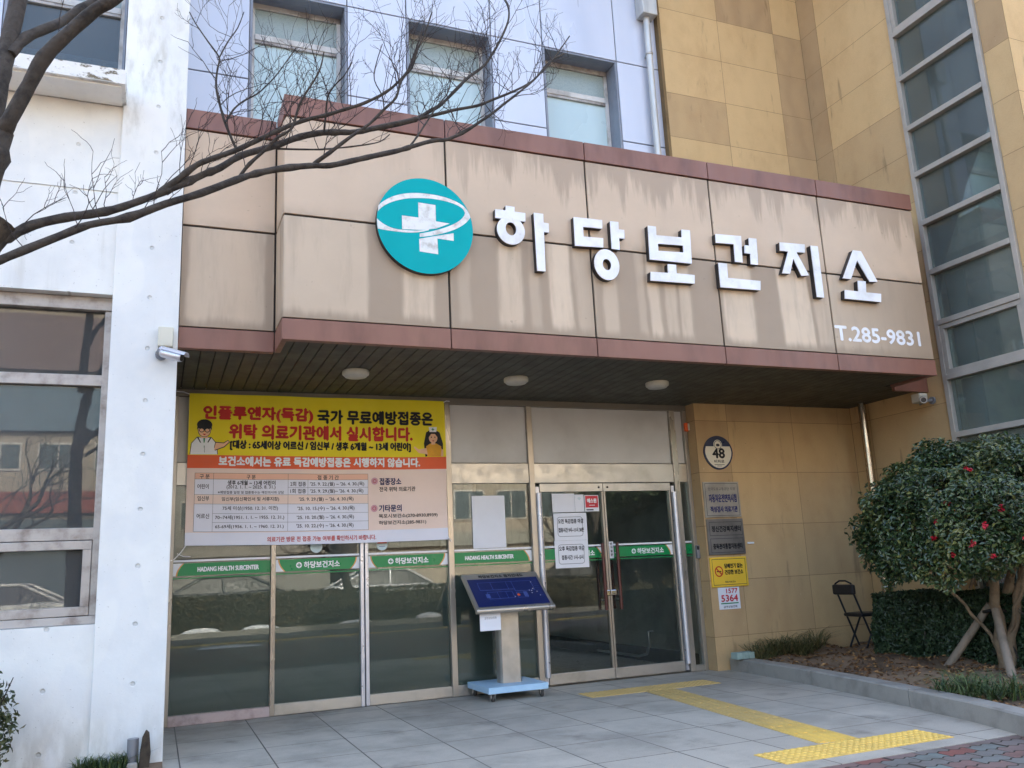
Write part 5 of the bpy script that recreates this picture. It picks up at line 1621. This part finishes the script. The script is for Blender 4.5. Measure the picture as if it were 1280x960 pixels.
b.add([pan(a[0] + .016 * math.cos(k * .5236), a[1] + .016 * math.sin(k * .5236), .0046) for k in range(12)], [tuple(range(12))], MT['orange'])
for u, v in ((.80, .50), (.83, .48), (.86, .55), (.82, .40), (.90, .44), (.92, .30), (.56, .30), (.88, .80)):
    a = fr_(u, v)
    b.add([pan(a[0] + .005 * math.cos(k * .7854), a[1] + .005 * math.sin(k * .7854), .0046) for k in range(8)], [tuple(range(8))], MT['white'])
b.text("하당보건지소 점자안내도", .16, PW - .16, LV - .068, LV - .026, 0, MT['black_ink'], .0022, lambda x, z, y: pan(x, z, .0016 - y))
b.build("map_plate", st)
MB().box(2.655, 2.86, -.560, -.558, 0.618, 0.80, MT['paper']).text("금연상담전화", 2.70, 2.82, .72, .74, -.561, MT['ink']).build("paper_slip", st)

# ---- black folding stool against the wall
fs_ = thing("folding_stool", "black folding stool with a padded back leaning in the shaded corner", "folding stool", (6.95, -.72, .14))
zb = bed_z(6.95, -.72)
for dy in (0, -.24):
    yb_ = -.60 + dy
    MB().tube([(6.83, yb_ + .03, .80), (6.90, yb_, .55), (7.04, yb_ - .01, zb)], .011, MT['vinyl_black'], 8).build("leg", fs_)
    MB().tube([(7.12, yb_, .49), (6.90, yb_ - .02, zb)], .011, MT['vinyl_black'], 8).build("leg", fs_)
b = MB().box(6.89, 7.17, -.86, -.58, .485, .525, MT['vinyl_black']); b.build("seat", fs_, bevel=.018)
b = MB().box(6.80, 6.845, -.87, -.55, .72, .83, MT['vinyl_black']); b.build("backrest", fs_, bevel=.02)
MB().tube([(6.83, -.84, .78), (6.825, -.82, .84), (6.82, -.75, .868), (6.82, -.66, .868), (6.825, -.59, .84), (6.83, -.57, .78)], .010, MT['vinyl_black'], 8).build("back_hoop", fs_)

# ---- bits on the ground
b = MB()
for k in range(3):
    b.box(5.50 + k * .075, 5.50 + k * .075 + .072, -.50, -.385, .133, .20, MT['green_block'])
tag(b.build("ridged_block", bevel=.008), "pale green ridged block lying on the head of the granite kerb", "block")
t = thing("drain_stub", "grey pipe stub and mossy slate wedged at the foot of the white fin", "pipe stub", (-.18, -1.72, 0))
MB().tube([(-.215, -1.70, .0), (-.215, -1.70, .19)], .036, MT['grey_plastic'], 14).build("pipe", t)
b = MB(); b.prism([(-.175, -.02), (-.115, -.02), (-.105, .10), (-.118, .225), (-.138, .245), (-.16, .2), (-.172, .1)], -1.77, -1.735, MT['stump']); b.build("slate", t, bevel=.006)
MB().box(-.245, -.182, -1.80, -1.772, -.02, .055, MT['granite']).build("mortar_lump", t, bevel=.01)

t = thing("bent_rail", "bent steel rail inside the lobby seen through the door glass", "rail", (5.2, 1.2, 0))
MB().tube([(5.40, .98, .36), (5.34, .98, .36), (5.34, .98, .20), (5.34, 1.05, .10), (5.34, 1.25, .06), (5.34, 2.3, .06)], .016, MT['alu'], 10).build("tube", t)
# ================================================================ PLANTS
def rough_hull(n, c, r, rng, squash=1.0, lo=0.72):
    d = rng.normal(size=(n, 3)); d /= np.linalg.norm(d, axis=1, keepdims=True)
    lump = 1 + 0.05 * np.sin(d[:, 0] * 9 + d[:, 2] * 5) + 0.06 * np.sin(d[:, 1] * 11 - d[:, 2] * 7) + 0.04 * np.sin(d[:, 0] * 19 + d[:, 1] * 17)
    k = lo + (1.02 - lo) * rng.random(n) ** 0.45
    return d, c + d * r * (lump * k)[:, None]

# camellia: several stems, a clipped dome of glossy leaves, red flowers
cam_t = thing("camellia_tree", "clipped dome shaped camellia with dark glossy leaves and red flowers", "tree", (6.75, -2.6, .1))
b = MB()
for (p0, p1, p2, p3, r0) in (((6.75, -2.60, .05), (6.72, -2.63, .45), (6.60, -2.75, .85), (6.35, -2.95, 1.35), .060), ((6.79, -2.58, .05), (6.82, -2.60, .5), (6.88, -2.72, .95), (6.95, -2.80, 1.5), .055),
                         ((6.77, -2.63, .05), (6.78, -2.70, .5), (6.72, -2.95, .95), (6.75, -3.15, 1.5), .045), ((6.70, -2.60, .3), (6.55, -2.5, .72), (6.30, -2.35, .95), (5.95, -2.25, 1.2), .017),
                         ((6.80, -2.58, .35), (7.0, -2.55, .75), (7.15, -2.55, 1.0), (7.35, -2.6, 1.5), .036), ((6.74, -2.7, .4), (6.62, -2.95, .75), (6.45, -3.25, 1.0), (6.2, -3.45, 1.3), .018)):
    pts = []
    for k in range(13):
        f = k / 12
        q = [((1 - f) ** 3) * p0[i] + 3 * f * (1 - f) ** 2 * p1[i] + 3 * f * f * (1 - f) * p2[i] + f ** 3 * p3[i] for i in range(3)]
        pts.append((q[0] + .012 * math.sin(k * 1.7), q[1] + .012 * math.cos(k * 2.1), q[2]))
    b.tube(pts, [r0 * (1 - .6 * k / 12) for k in range(13)], MT['cam_bark'], 10)
b.build("trunk", cam_t)
rng = np.random.default_rng(5)
c0 = np.array([6.76, -2.66, 1.26]); R0 = np.array([1.06, 1.05, 0.83])
d, pos = rough_hull(78000, c0, R0, rng, lo=0.70)
low = 1.06 + 0.09 * np.sin(pos[:, 0] * 6) + 0.07 * np.sin(pos[:, 1] * 7 + 1) + 0.05 * np.sin(pos[:, 0] * 15)
keep = (pos[:, 2] > low - 0.16 * (np.abs(d[:, 0]) > .8)) & ~((pos[:, 0] > 7.68) & (pos[:, 1] > -3.08))
keep &= rng.random(len(pos)) < 0.93
d, pos = d[keep], pos[keep]
nr = d * 0.8 + rng.normal(size=d.shape) * 0.55; nr[:, 2] += 0.45
gap = (np.sin(pos[:, 0] * 7 + 1) * np.sin(pos[:, 1] * 8) * np.sin(pos[:, 2] * 9 + 2)) > 0.80
d, pos, nr = d[~gap], pos[~gap], nr[~gap]
leaves("crown", pos, nr, 0.036 + 0.024 * rng.random(len(pos)), MT['camellia'], cam_t, 0.52, np.clip(rng.normal(.40, .26, len(pos)) + .25 * (np.sin(pos[:, 0] * 5.3) * np.sin(pos[:, 1] * 6.1 + pos[:, 2] * 4) > .35), 0, 1), rng=rng)
# inner dark twigs so the crown is not hollow
b = MB()
for k in range(60):
    a = rng.random() * 6.283; e = rng.random() * 1.2
    q = c0 + R0 * 0.8 * np.array([math.cos(a) * math.cos(e), math.sin(a) * math.cos(e), math.sin(e)])
    if q[0] > 7.6:
        continue
    s_ = np.array([6.7, -2.7, 1.0]) + rng.normal(size=3) * .12
    m_ = (s_ + q) / 2 + rng.normal(size=3) * .08
    b.tube([s_, m_, q], [.014, .010, .005], MT['cam_bark'], 5, False)
b.build("branches", cam_t)
flw = [(5.74, 1.25), (5.80, 1.10), (5.76, 1.38), (5.86, 1.18), (5.92, 1.32), (5.83, 1.52), (5.95, 1.08), (6.12, 1.22), (6.40, 1.18), (6.62, 1.12), (6.86, 1.20), (6.74, 1.05), (6.08, 1.80), (6.25, 1.14), (7.1, 1.15), (6.02, 1.45), (6.95, 1.06), (7.2, 1.4)]
for x, z in flw:
    vx, vz = (x - c0[0]) / R0[0], (z - c0[2]) / R0[2]
    k = 1 - vx * vx - vz * vz
    y = c0[1] - R0[1] * math.sqrt(max(k, 0.02)) * 1.0
    x2 = c0[0] + (x - c0[0]) * (1.0 if k > .02 else .98)
    p = np.repeat(np.array([[x2, y - .015, z]]), 9, 0) + rng.normal(size=(9, 3)) * .010
    leaves("flower", p, rng.normal(size=(9, 3)) * .7 + np.array([-.3, -1, .2]), np.full(9, .033), MT['flower'], cam_t, 0.8, rng=rng)
top = Vector((6.70, -2.63, .66))
for (x, y), lab in (((6.50, -2.19), "grey wooden stake propping the camellia, the one nearest the hedge front"), ((6.06, -3.22), "pale wooden stake propping the camellia, the one nearest the kerb"), ((7.25, -2.42), "wooden stake propping the camellia, behind its stems against the hedge")):
    v = Vector((x, y, bed_z(x, y) - .05)); tp = top + Vector((x - 6.70, y + 2.63, 0)) * 0.06
    o = MB().tube([v, v + (tp - v) * .5, tp], [.036, .034, .032], MT['wood_stake'], 12).build("wooden_stake")
    tag(o, lab, "stake", "stakes propping the camellia")
b = MB()
b.tube([(top.x + .085 * math.cos(a), top.y + .085 * math.sin(a), top.z - .05 + .01 * math.sin(2 * a)) for a in [k * math.pi / 8 for k in range(17)]], .014, MT['strap'], 8, False)
tag(b.build("tree_tie"), "black tie binding the stakes to the camellia stems", "tree tie")

# clipped hedge along the wing
rng = np.random.default_rng(9)
N = 22000
hx0, hx1, hy0, hy1, hz = 6.74, 7.62, -4.4, -1.12, .73
pos = np.stack([hx0 + (hx1 - hx0) * rng.random(N), hy0 + (hy1 - hy0) * rng.random(N), .12 + (hz - .12) * rng.random(N)], 1)
face = rng.integers(0, 4, N); e = np.abs(rng.normal(0, .035, N))
nr = np.zeros((N, 3))
m = face <= 1; pos[m, 0] = hx0 + e[m]; nr[m, 0] = -1
m = face == 2; pos[m, 2] = hz - e[m] * .8; nr[m, 2] = 1
m = face == 3; pos[m, 1] = hy1 - e[m]; nr[m, 1] = 1
bulge = .03 * np.sin(pos[:, 1] * 7 + pos[:, 2] * 5) + .02 * np.sin(pos[:, 1] * 17 + pos[:, 2] * 13)
pos[:, 0] += bulge; pos[:, 2] += .02 * np.sin(pos[:, 1] * 9) * (face == 2)
rc = ((pos[:, 2] > hz - .10) & (face <= 1)); pos[rc, 0] += (pos[rc, 2] - (hz - .10)) * .5
hd = thing("clipped_hedge", "low dark clipped hedge behind the camellia along the wing wall", "hedge", (7.2, -2.6, .1))
leaves("foliage", pos, nr + rng.normal(size=(N, 3)) * .6, .032 + .022 * rng.random(N), MT['hedge'], hd, .55, np.clip(rng.normal(.4, .25, N), 0, 1), rng=rng)
b = MB()
for k in range(46):
    x, y = 6.80 + .7 * rng.random(), hy0 + (hy1 - hy0 - .05) * rng.random()
    b.tube([(x, y, .08), (x + .05 * rng.normal(), y + .05 * rng.normal(), .35), (x + .1 * rng.normal(), y + .06 * rng.normal(), .64)], [.012, .009, .004], MT['bark'], 5, False)
b.build("stems", hd)
MB().box(hx0 + .09, hx1 - .02, hy0, hy1 - .09, .12, hz - .07, MT['hedge']).build("inner_leaf_mass", hd)

# grass and leaf litter in the bed
def scatter(n, cx, cy, rx, ry, rng, zf):
    a = rng.random(n) * 6.283; r = np.sqrt(rng.random(n))
    x = cx + rx * r * np.cos(a); y = cy + ry * r * np.sin(a)
    return np.stack([x, y, np.array([zf(p, q) for p, q in zip(x, y)])], 1)
rng = np.random.default_rng(21)
o = blades("grass_tuft", scatter(620, 6.22, -.42, .50, .16, rng, bed_z), MT['grass'], .17, .0045, 2.3, rng=rng)
tag(o, "dry brownish grass clump at the foot of the sandstone wall", "grass")
o = blades("grass_tuft", scatter(420, 5.42, -3.45, .17, .38, rng, bed_z), MT['grass_green'], .12, .0045, 2.2, rng=rng)
tag(o, "green grass clump just behind the granite kerb", "grass")
o = blades("grass_tuft", scatter(420, -.36, -1.70, .20, .07, rng, lambda x, y: .01), MT['grass_green'], .085, .004, 1.0, rng=rng)
tag(o, "short grass growing along the foot of the white annex", "grass")
n = 4200
x = 4.9 + 2.9 * rng.random(n); y = -.3 - 4.4 * rng.random(n)
k = np.array([p > kx(q) + .16 and p < 7.7 for p, q in zip(x, y)]); x, y = x[k], y[k]
pos = np.stack([x, y, np.array([bed_z(p, q) for p, q in zip(x, y)]) + .008], 1)
nr = rng.normal(size=pos.shape) * .35; nr[:, 2] += 1
stuff(leaves("leaf_litter", pos, nr, .03 + .035 * rng.random(len(pos)), MT['litter'], None, .5, rng=rng))

# little evergreen shrub by the annex wall
rng = np.random.default_rng(31)
sh = thing("evergreen_shrub", "small leafy shrub growing against the white annex wall", "shrub", (-1.16, -1.98, 0))
d, pos = rough_hull(2600, np.array([-1.16, -1.98, .38]), np.array([.29, .27, .36]), rng, lo=.35)
leaves("foliage", pos, d * .6 + rng.normal(size=d.shape) * .6 + np.array([0, 0, .3]), .034 + .022 * rng.random(len(pos)), MT['shrub'], sh, .45, rng=rng)
b = MB()
for k in range(16):
    a = rng.random() * 6.28
    b.tube([(-1.16, -1.98, 0), (-1.16 + .12 * math.cos(a), -1.98 + .12 * math.sin(a), .28), (-1.16 + .26 * math.cos(a), -1.98 + .24 * math.sin(a), .45 + .25 * rng.random())], [.012, .008, .003], MT['bark'], 5, False)
b.build("stems", sh)

# bare street tree: traced limbs plus upward forking twigs
rng = np.random.default_rng(77)
tr = thing("bare_tree", "leafless street tree reaching a long branch across the canopy", "tree", (-.78, -4.2, 0))
b = MB(); tw = MB()
def smooth(pts, n=3):
    P_ = [Vector(p[:3]) for p in pts]; R_ = [p[3] for p in pts]
    oP, oR = [], []
    for i in range(len(P_) - 1):
        a = P_[max(i - 1, 0)]; q = P_[i]; c = P_[i + 1]; e = P_[min(i + 2, len(P_) - 1)]
        for k in range(n):
            t = k / n
            oP.append(0.5 * ((2 * q) + (c - a) * t + (2 * a - 5 * q + 4 * c - e) * t * t + (3 * q - a - 3 * c + e) * t ** 3))
            oR.append(.9 * (R_[i] + (R_[i + 1] - R_[i]) * t) * (1 + rng.normal() * .06 + (.22 if rng.random() < .06 else 0)))
    oP.append(P_[-1]); oR.append(R_[-1])
    return oP, oR
def twig(p, d, L, r, lev):
    pts = [p]; q = p.copy(); n = 5
    dd = d.normalized()
    for k in range(n):
        dd = (dd + Vector(rng.normal(size=3)) * .17 + Vector((0.02, 0, .07))).normalized()
        q = q + dd * (L / n)
        pts.append(q.copy())
        if lev > 0 and k >= 1 and rng.random() < .72:
            s = Vector(rng.normal(size=3)); s.y *= .5
            s = (s - dd * s.dot(dd)).normalized()
            nd = (dd * .8 + s * .62 + Vector((0, 0, .10))).normalized()
            twig(q.copy(), nd, L * (.40 + .26 * rng.random()), r * .66, lev - 1)
    tw.tube(pts, [max(.0009, r * (1 - .55 * k / n)) for k in range(n + 1)], MT['twig'], 4 if lev else 3, False)
for dens, pts in BRANCH:
    P_, R_ = smooth(pts)
    b.tube(P_, R_, MT['bark'], 12 if pts[0][3] > .012 else 7)
    if dens > 0:
        length = sum((P_[i + 1] - P_[i]).length for i in range(len(P_) - 1))
        for k in range(int(length * dens * 8.5)):
            f = 0.06 + 0.94 * rng.random()
            i = min(int(f * (len(P_) - 1)), len(P_) - 2)
            d = (P_[i + 1] - P_[i]).normalized()
            s = Vector((rng.normal() * .7, rng.normal() * .6, abs(rng.normal()) * .8 + .35))
            nd = (d * .5 + s).normalized()
            twig(P_[i].copy(), nd, (.16 + .24 * rng.random()) * (0.75 if dens < .6 else 1.0), min(.0028, R_[i] * .5), 2 if rng.random() < .75 else 1)
b.tube([(-.90, -4.19, 2.52), (-.85, -4.195, 2.64), (-.79, -4.2, 2.735)], [.05, .065, .058], MT['stump'], 9)
b.tube([(-.80, -4.2, -.2), (-.825, -4.2, .4), (-.85, -4.2, 1.297)], [.12, .088, .0763], MT['bark'], 14)
b.build("trunk_and_limbs", tr)
tw.build("twigs", tr)

# ================================================================ ACROSS THE ROAD (mirrored in the glass)
rng = np.random.default_rng(41)
N = 9000
fh = thing("roadside_hedge", "brownish clipped hedge on the verge across the road", "hedge", (10, -16.3, -.06))
x = .3 + 20 * rng.random(N); face = rng.random(N)
pos = np.stack([x, np.where(face < .6, -15.85 + rng.normal(0, .04, N), -15.85 - 1.0 * rng.random(N)), np.where(face < .6, -.06 + .85 * rng.random(N), .80 + rng.normal(0, .03, N))], 1)
nr = np.stack([rng.normal(size=N) * .5, np.where(face < .6, 1.0, 0) + rng.normal(size=N) * .4, np.where(face < .6, .1, 1.0) + rng.normal(size=N) * .3], 1)
leaves("foliage", pos, nr, .09 + .07 * rng.random(N), MT['far_hedge'], fh, .6, rng=rng)
MB().box(.35, 20, -16.8, -15.95, -.06, .72, MT['far_hedge']).build("inner_leaf_mass", fh)
for i, (x, y, r, h) in enumerate(((1.0, -15.45, .30, .14), (2.4, -15.5, .30, .12), (4.9, -15.45, .32, .09), (7.0, -15.5, .26, .16), (8.6, -15.45, .28, .10), (10.4, -15.5, .32, .12), (1.2, -9.0, .40, .05))):
    b = MB(); n, m = 18, 5
    vs = []
    for j in range(m + 1):
        q = 1 - j / m
        for k in range(n):
            a = 6.2832 * k / n
            w = r * math.sin(q * 1.5708) * (1 + .22 * math.sin(a * 3 + i) + .1 * math.sin(a * 7 + 2 * i))
            vs.append((x + w * 1.4 * math.cos(a), y + w * .45 * math.sin(a), (-.06 if y < -12 else -.02) + h * math.cos(q * 1.5708)))
    fs = [(j * n + k, j * n + (k + 1) % n, (j + 1) * n + (k + 1) % n, (j + 1) * n + k) for j in range(m) for k in range(n)]
    b.add(vs, fs, MT['snow'], True)
    tag(b.build("snow_heap"), ["small heap of old snow before the far hedge", "low heap of dirty snow on the pavement behind the camera"][0 if i < 6 else 1], "snow heap", "old snow heaps before the hedge" if i < 6 else None)

def car(x, y, rz, colr, label):
    t = thing("parked_car", label, "car", (0, 0, 0))
    paint = P("car_paint", colr, .25, .1, .02)
    def loft(st, m, smooth=True):
        b = MB(); vs = []; k = len(st[0][1])
        for sx, ring in st:
            vs += [(sx, p[0], p[1]) for p in ring]
        fs = [(i * k + j, i * k + (j + 1) % k, (i + 1) * k + (j + 1) % k, (i + 1) * k + j) for i in range(len(st) - 1) for j in range(k)]
        b.add(vs, fs, m, False)
        b.add(vs[:k], [tuple(range(k))], m); b.add(vs[-k:], [tuple(range(k))[::-1]], m)
        return b
    ring = lambda w, zb, zt, c=.10: [(-w, zb), (w, zb), (w + .03, (zb + zt) / 2), (w - c * .4, zt - .04), (w - c * 1.2, zt), (-w + c * 1.2, zt), (-w + c * .4, zt - .04), (-w - .03, (zb + zt) / 2)]
    loft([(-2.30, ring(.70, .40, .66)), (-2.22, ring(.84, .26, .78)), (-1.5, ring(.88, .22, .92)), (-.9, ring(.88, .22, .97)), (1.4, ring(.88, .22, .99)), (2.0, ring(.86, .24, .98)), (2.25, ring(.80, .32, .90)), (2.30, ring(.70, .42, .75))], paint).build("body", t, bevel=.03)
    cab = lambda w, zt: [(-.80, .955), (.80, .955), (w, zt), (-w, zt)]
    loft([(-1.15, cab(.76, .96)), (-.35, cab(.60, 1.42)), (1.05, cab(.60, 1.44)), (1.95, cab(.74, .98))], MT['dark_plastic']).build("windows", t)
    loft([(-.45, [(-.62, 1.405), (.62, 1.405), (.52, 1.455), (-.52, 1.455)]), (.3, [(-.63, 1.44), (.63, 1.44), (.52, 1.49), (-.52, 1.49)]), (1.15, [(-.62, 1.415), (.62, 1.415), (.52, 1.46), (-.52, 1.46)])], paint).build("roof", t, bevel=.01)
    for sy in (-1, 1):
        pl = MB()
        pl.tube([(-1.18, sy * .77, .96), (-.36, sy * .61, 1.43), (.35, sy * .61, 1.455), (1.06, sy * .61, 1.45), (1.98, sy * .75, .98)], .045, paint, 6)
        pl.tube([(.30, sy * .79, .95), (.26, sy * .62, 1.43)], .04, paint, 6)
        pl.build("window_pillars", t)
    for sx in (-1.42, 1.40):
        for sy in (-.80, .80):
            w = MB().lathe([(.20, -.10), (.32, -.09), (.33, 0), (.32, .09), (.20, .10)], (0, 0, 0), MT['tyre'], 22, 'y')
            w.lathe([(.20, -.102), (.05, -.09), (.05, .09), (.20, .102)], (0, 0, 0), MT['alu'], 22, 'y')
            w.v = [(p[0] + sx, p[1] + sy, p[2] + .33) for p in w.v]
            w.build("wheel", t)
    for sy in (-.62, .62):
        MB().box(-2.285, -2.20, sy - .14, sy + .14, .62, .72, MT['white']).build("headlight", t, bevel=.02)
        MB().box(2.22, 2.285, sy - .14, sy + .14, .74, .86, MT['red']).build("tail_light", t, bevel=.02)
    t.location = (x, y, -.10); t.rotation_euler = (0, 0, rz)
car(-4.3, -21.0, 0.06, rgb(226, 226, 222), "white parked car mirrored in the annex window")
car(1.6, -21.2, 0.0, rgb(52, 56, 62), "dark grey parked car mirrored just under the green band")
car(7.4, -21.0, 3.14, rgb(206, 208, 212), "silver parked car mirrored in the middle glass panes")
car(14.4, -21.1, 0.03, rgb(38, 40, 44), "black parked car beyond the hedge mirrored in the door")

def block(x0, x1, y, d, h, nfl, nw, wall, label, band=None):
    t = thing("apartment_building", label, "building", ((x0 + x1) / 2, y, -.2))
    MB().box(x0, x1, y - d, y, -.3, h, wall).build("wall", t)
    MB().box(x0 - .3, x1 + .3, y - d - .3, y + .3, h + .002, h + .5, MT['roof']).build("roof", t)
    me = None
    if band:
        for z0, z1, m in band:
            MB().box(x0 + .2, x1 - .2, y + .004, y + .25, z0, z1, m).build("shop_fascia", t)
    fh_ = (h - 4) / nfl if nfl > 1 else 2.2; ww = (x1 - x0) / nw
    for f in range(nfl):
        for k in range(nw):
            cx_, z0 = x0 + ww * (k + .5), (4 + f * fh_ + .6) if nfl > 1 else 5.85
            o = MB()
            o.box(-ww * .36, ww * .36, .004, .06, 0, fh_ - 1.1, MT['white_frame'])
            o.box(-ww * .33, -.03, .0605, .066, .08, fh_ - 1.18, MT['dark_sheet']).box(.03, ww * .33, .0605, .066, .08, fh_ - 1.18, MT['dark_sheet'])
            if me is None:
                w = o.build("window", t); me = w.data
            else:
                w = bpy.data.objects.new("window", me); COL.objects.link(w); put(w, t)
            w.location = (cx_, y, z0)
MT['dusk_pink'] = P("faded_pink_band", rgb(122, 104, 104), .7)
MT['far_blue'] = P("faded_blue_band", rgb(104, 128, 146), .7)
MT['tile_red'] = P("dull_red_band", rgb(140, 74, 64), .7)
W1 = P("cream_block_wall", rgb(166, 156, 142), .8, 0, .06, .3)
W2 = P("grey_block_wall", rgb(140, 140, 138), .8, 0, .06, .3)
block(-13, -0.8, -33, 9, 13.5, 1, 6, W1, "cream shop building with red and blue sign bands, mirrored in the annex window", [(.1, 3.9, MT['dark_sheet']), (4.15, 5.0, MT['tile_red']), (7.4, 9.2, MT['far_blue']), (9.9, 12.2, MT['dusk_pink'])])
block(1, 11, -52, 12, 22, 6, 5, W2, "grey apartment block across the car park behind the camera", [(2.8, 3.7, MT['roof'])])
block(12, 34, -48, 12, 26, 7, 7, W1, "tall cream apartment block mirrored in the right hand door glass", [(2.9, 3.8, MT['interior_dark'])])

def street_tree(x, y, h, seed, label):
    r_ = np.random.default_rng(seed)
    t = thing("street_tree", label, "tree", (x, y, -.1))
    b = MB()
    def grow(p, d, L, r, lev):
        n = 4; pts = [p]; q = p.copy(); dd = d.normalized()
        for k in range(n):
            dd = (dd + Vector(r_.normal(size=3)) * .13).normalized(); q = q + dd * L / n; pts.append(q.copy())
        b.tube(pts, [max(.006, r * (1 - .45 * k / n)) for k in range(n + 1)], MT['bark'], 7 if lev > 2 else 4, False)
        if lev > 0:
            for k in range(4 if lev > 2 else 3):
                s = Vector(r_.normal(size=3)); s = (s - dd * s.dot(dd)).normalized()
                grow(pts[-1 - (k % 3)].copy(), dd * .75 + s * .75 + Vector((0, 0, .25)), L * (.55 + .2 * r_.random()), r * .52, lev - 1)
    grow(Vector((x, y, -.15)), Vector((0, 0, 1)), h * .38, h * .022, 4)
    b.build("trunk", t)
street_tree(-3.6, -17.2, 7.5, 1, "bare tree on the far verge, mirrored in the annex window")
street_tree(5.2, -17.4, 7.0, 2, "bare tree on the far verge opposite the banner")
street_tree(13.5, -17.3, 8.0, 3, "bare tree on the far verge mirrored in the door glass")
rng = np.random.default_rng(51)
et = thing("evergreen_tree", "dark evergreen tree across the road mirrored in the door glass", "tree", (17.5, -19.5, -.1))
d, pos = rough_hull(7000, np.array([17.5, -19.5, 4.4]), np.array([2.3, 2.2, 3.0]), rng, lo=.4)
leaves("crown", pos, d + rng.normal(size=d.shape) * .6, .20 + .14 * rng.random(len(pos)), MT['hedge'], et, .55, rng=rng)
MB().tube([(17.5, -19.5, -.1), (17.45, -19.5, 2.0), (17.5, -19.5, 4.5)], [.2, .16, .08], MT['bark'], 10).build("trunk", et)
dup(et, (11.5, -26.0, -.1), "evergreen tree added behind the parked cars to block low sky")  # both copies added to cut low skylight under the canopy
dup(et, (23.5, -23.0, -.1), "evergreen tree added far along the car park to block low sky")
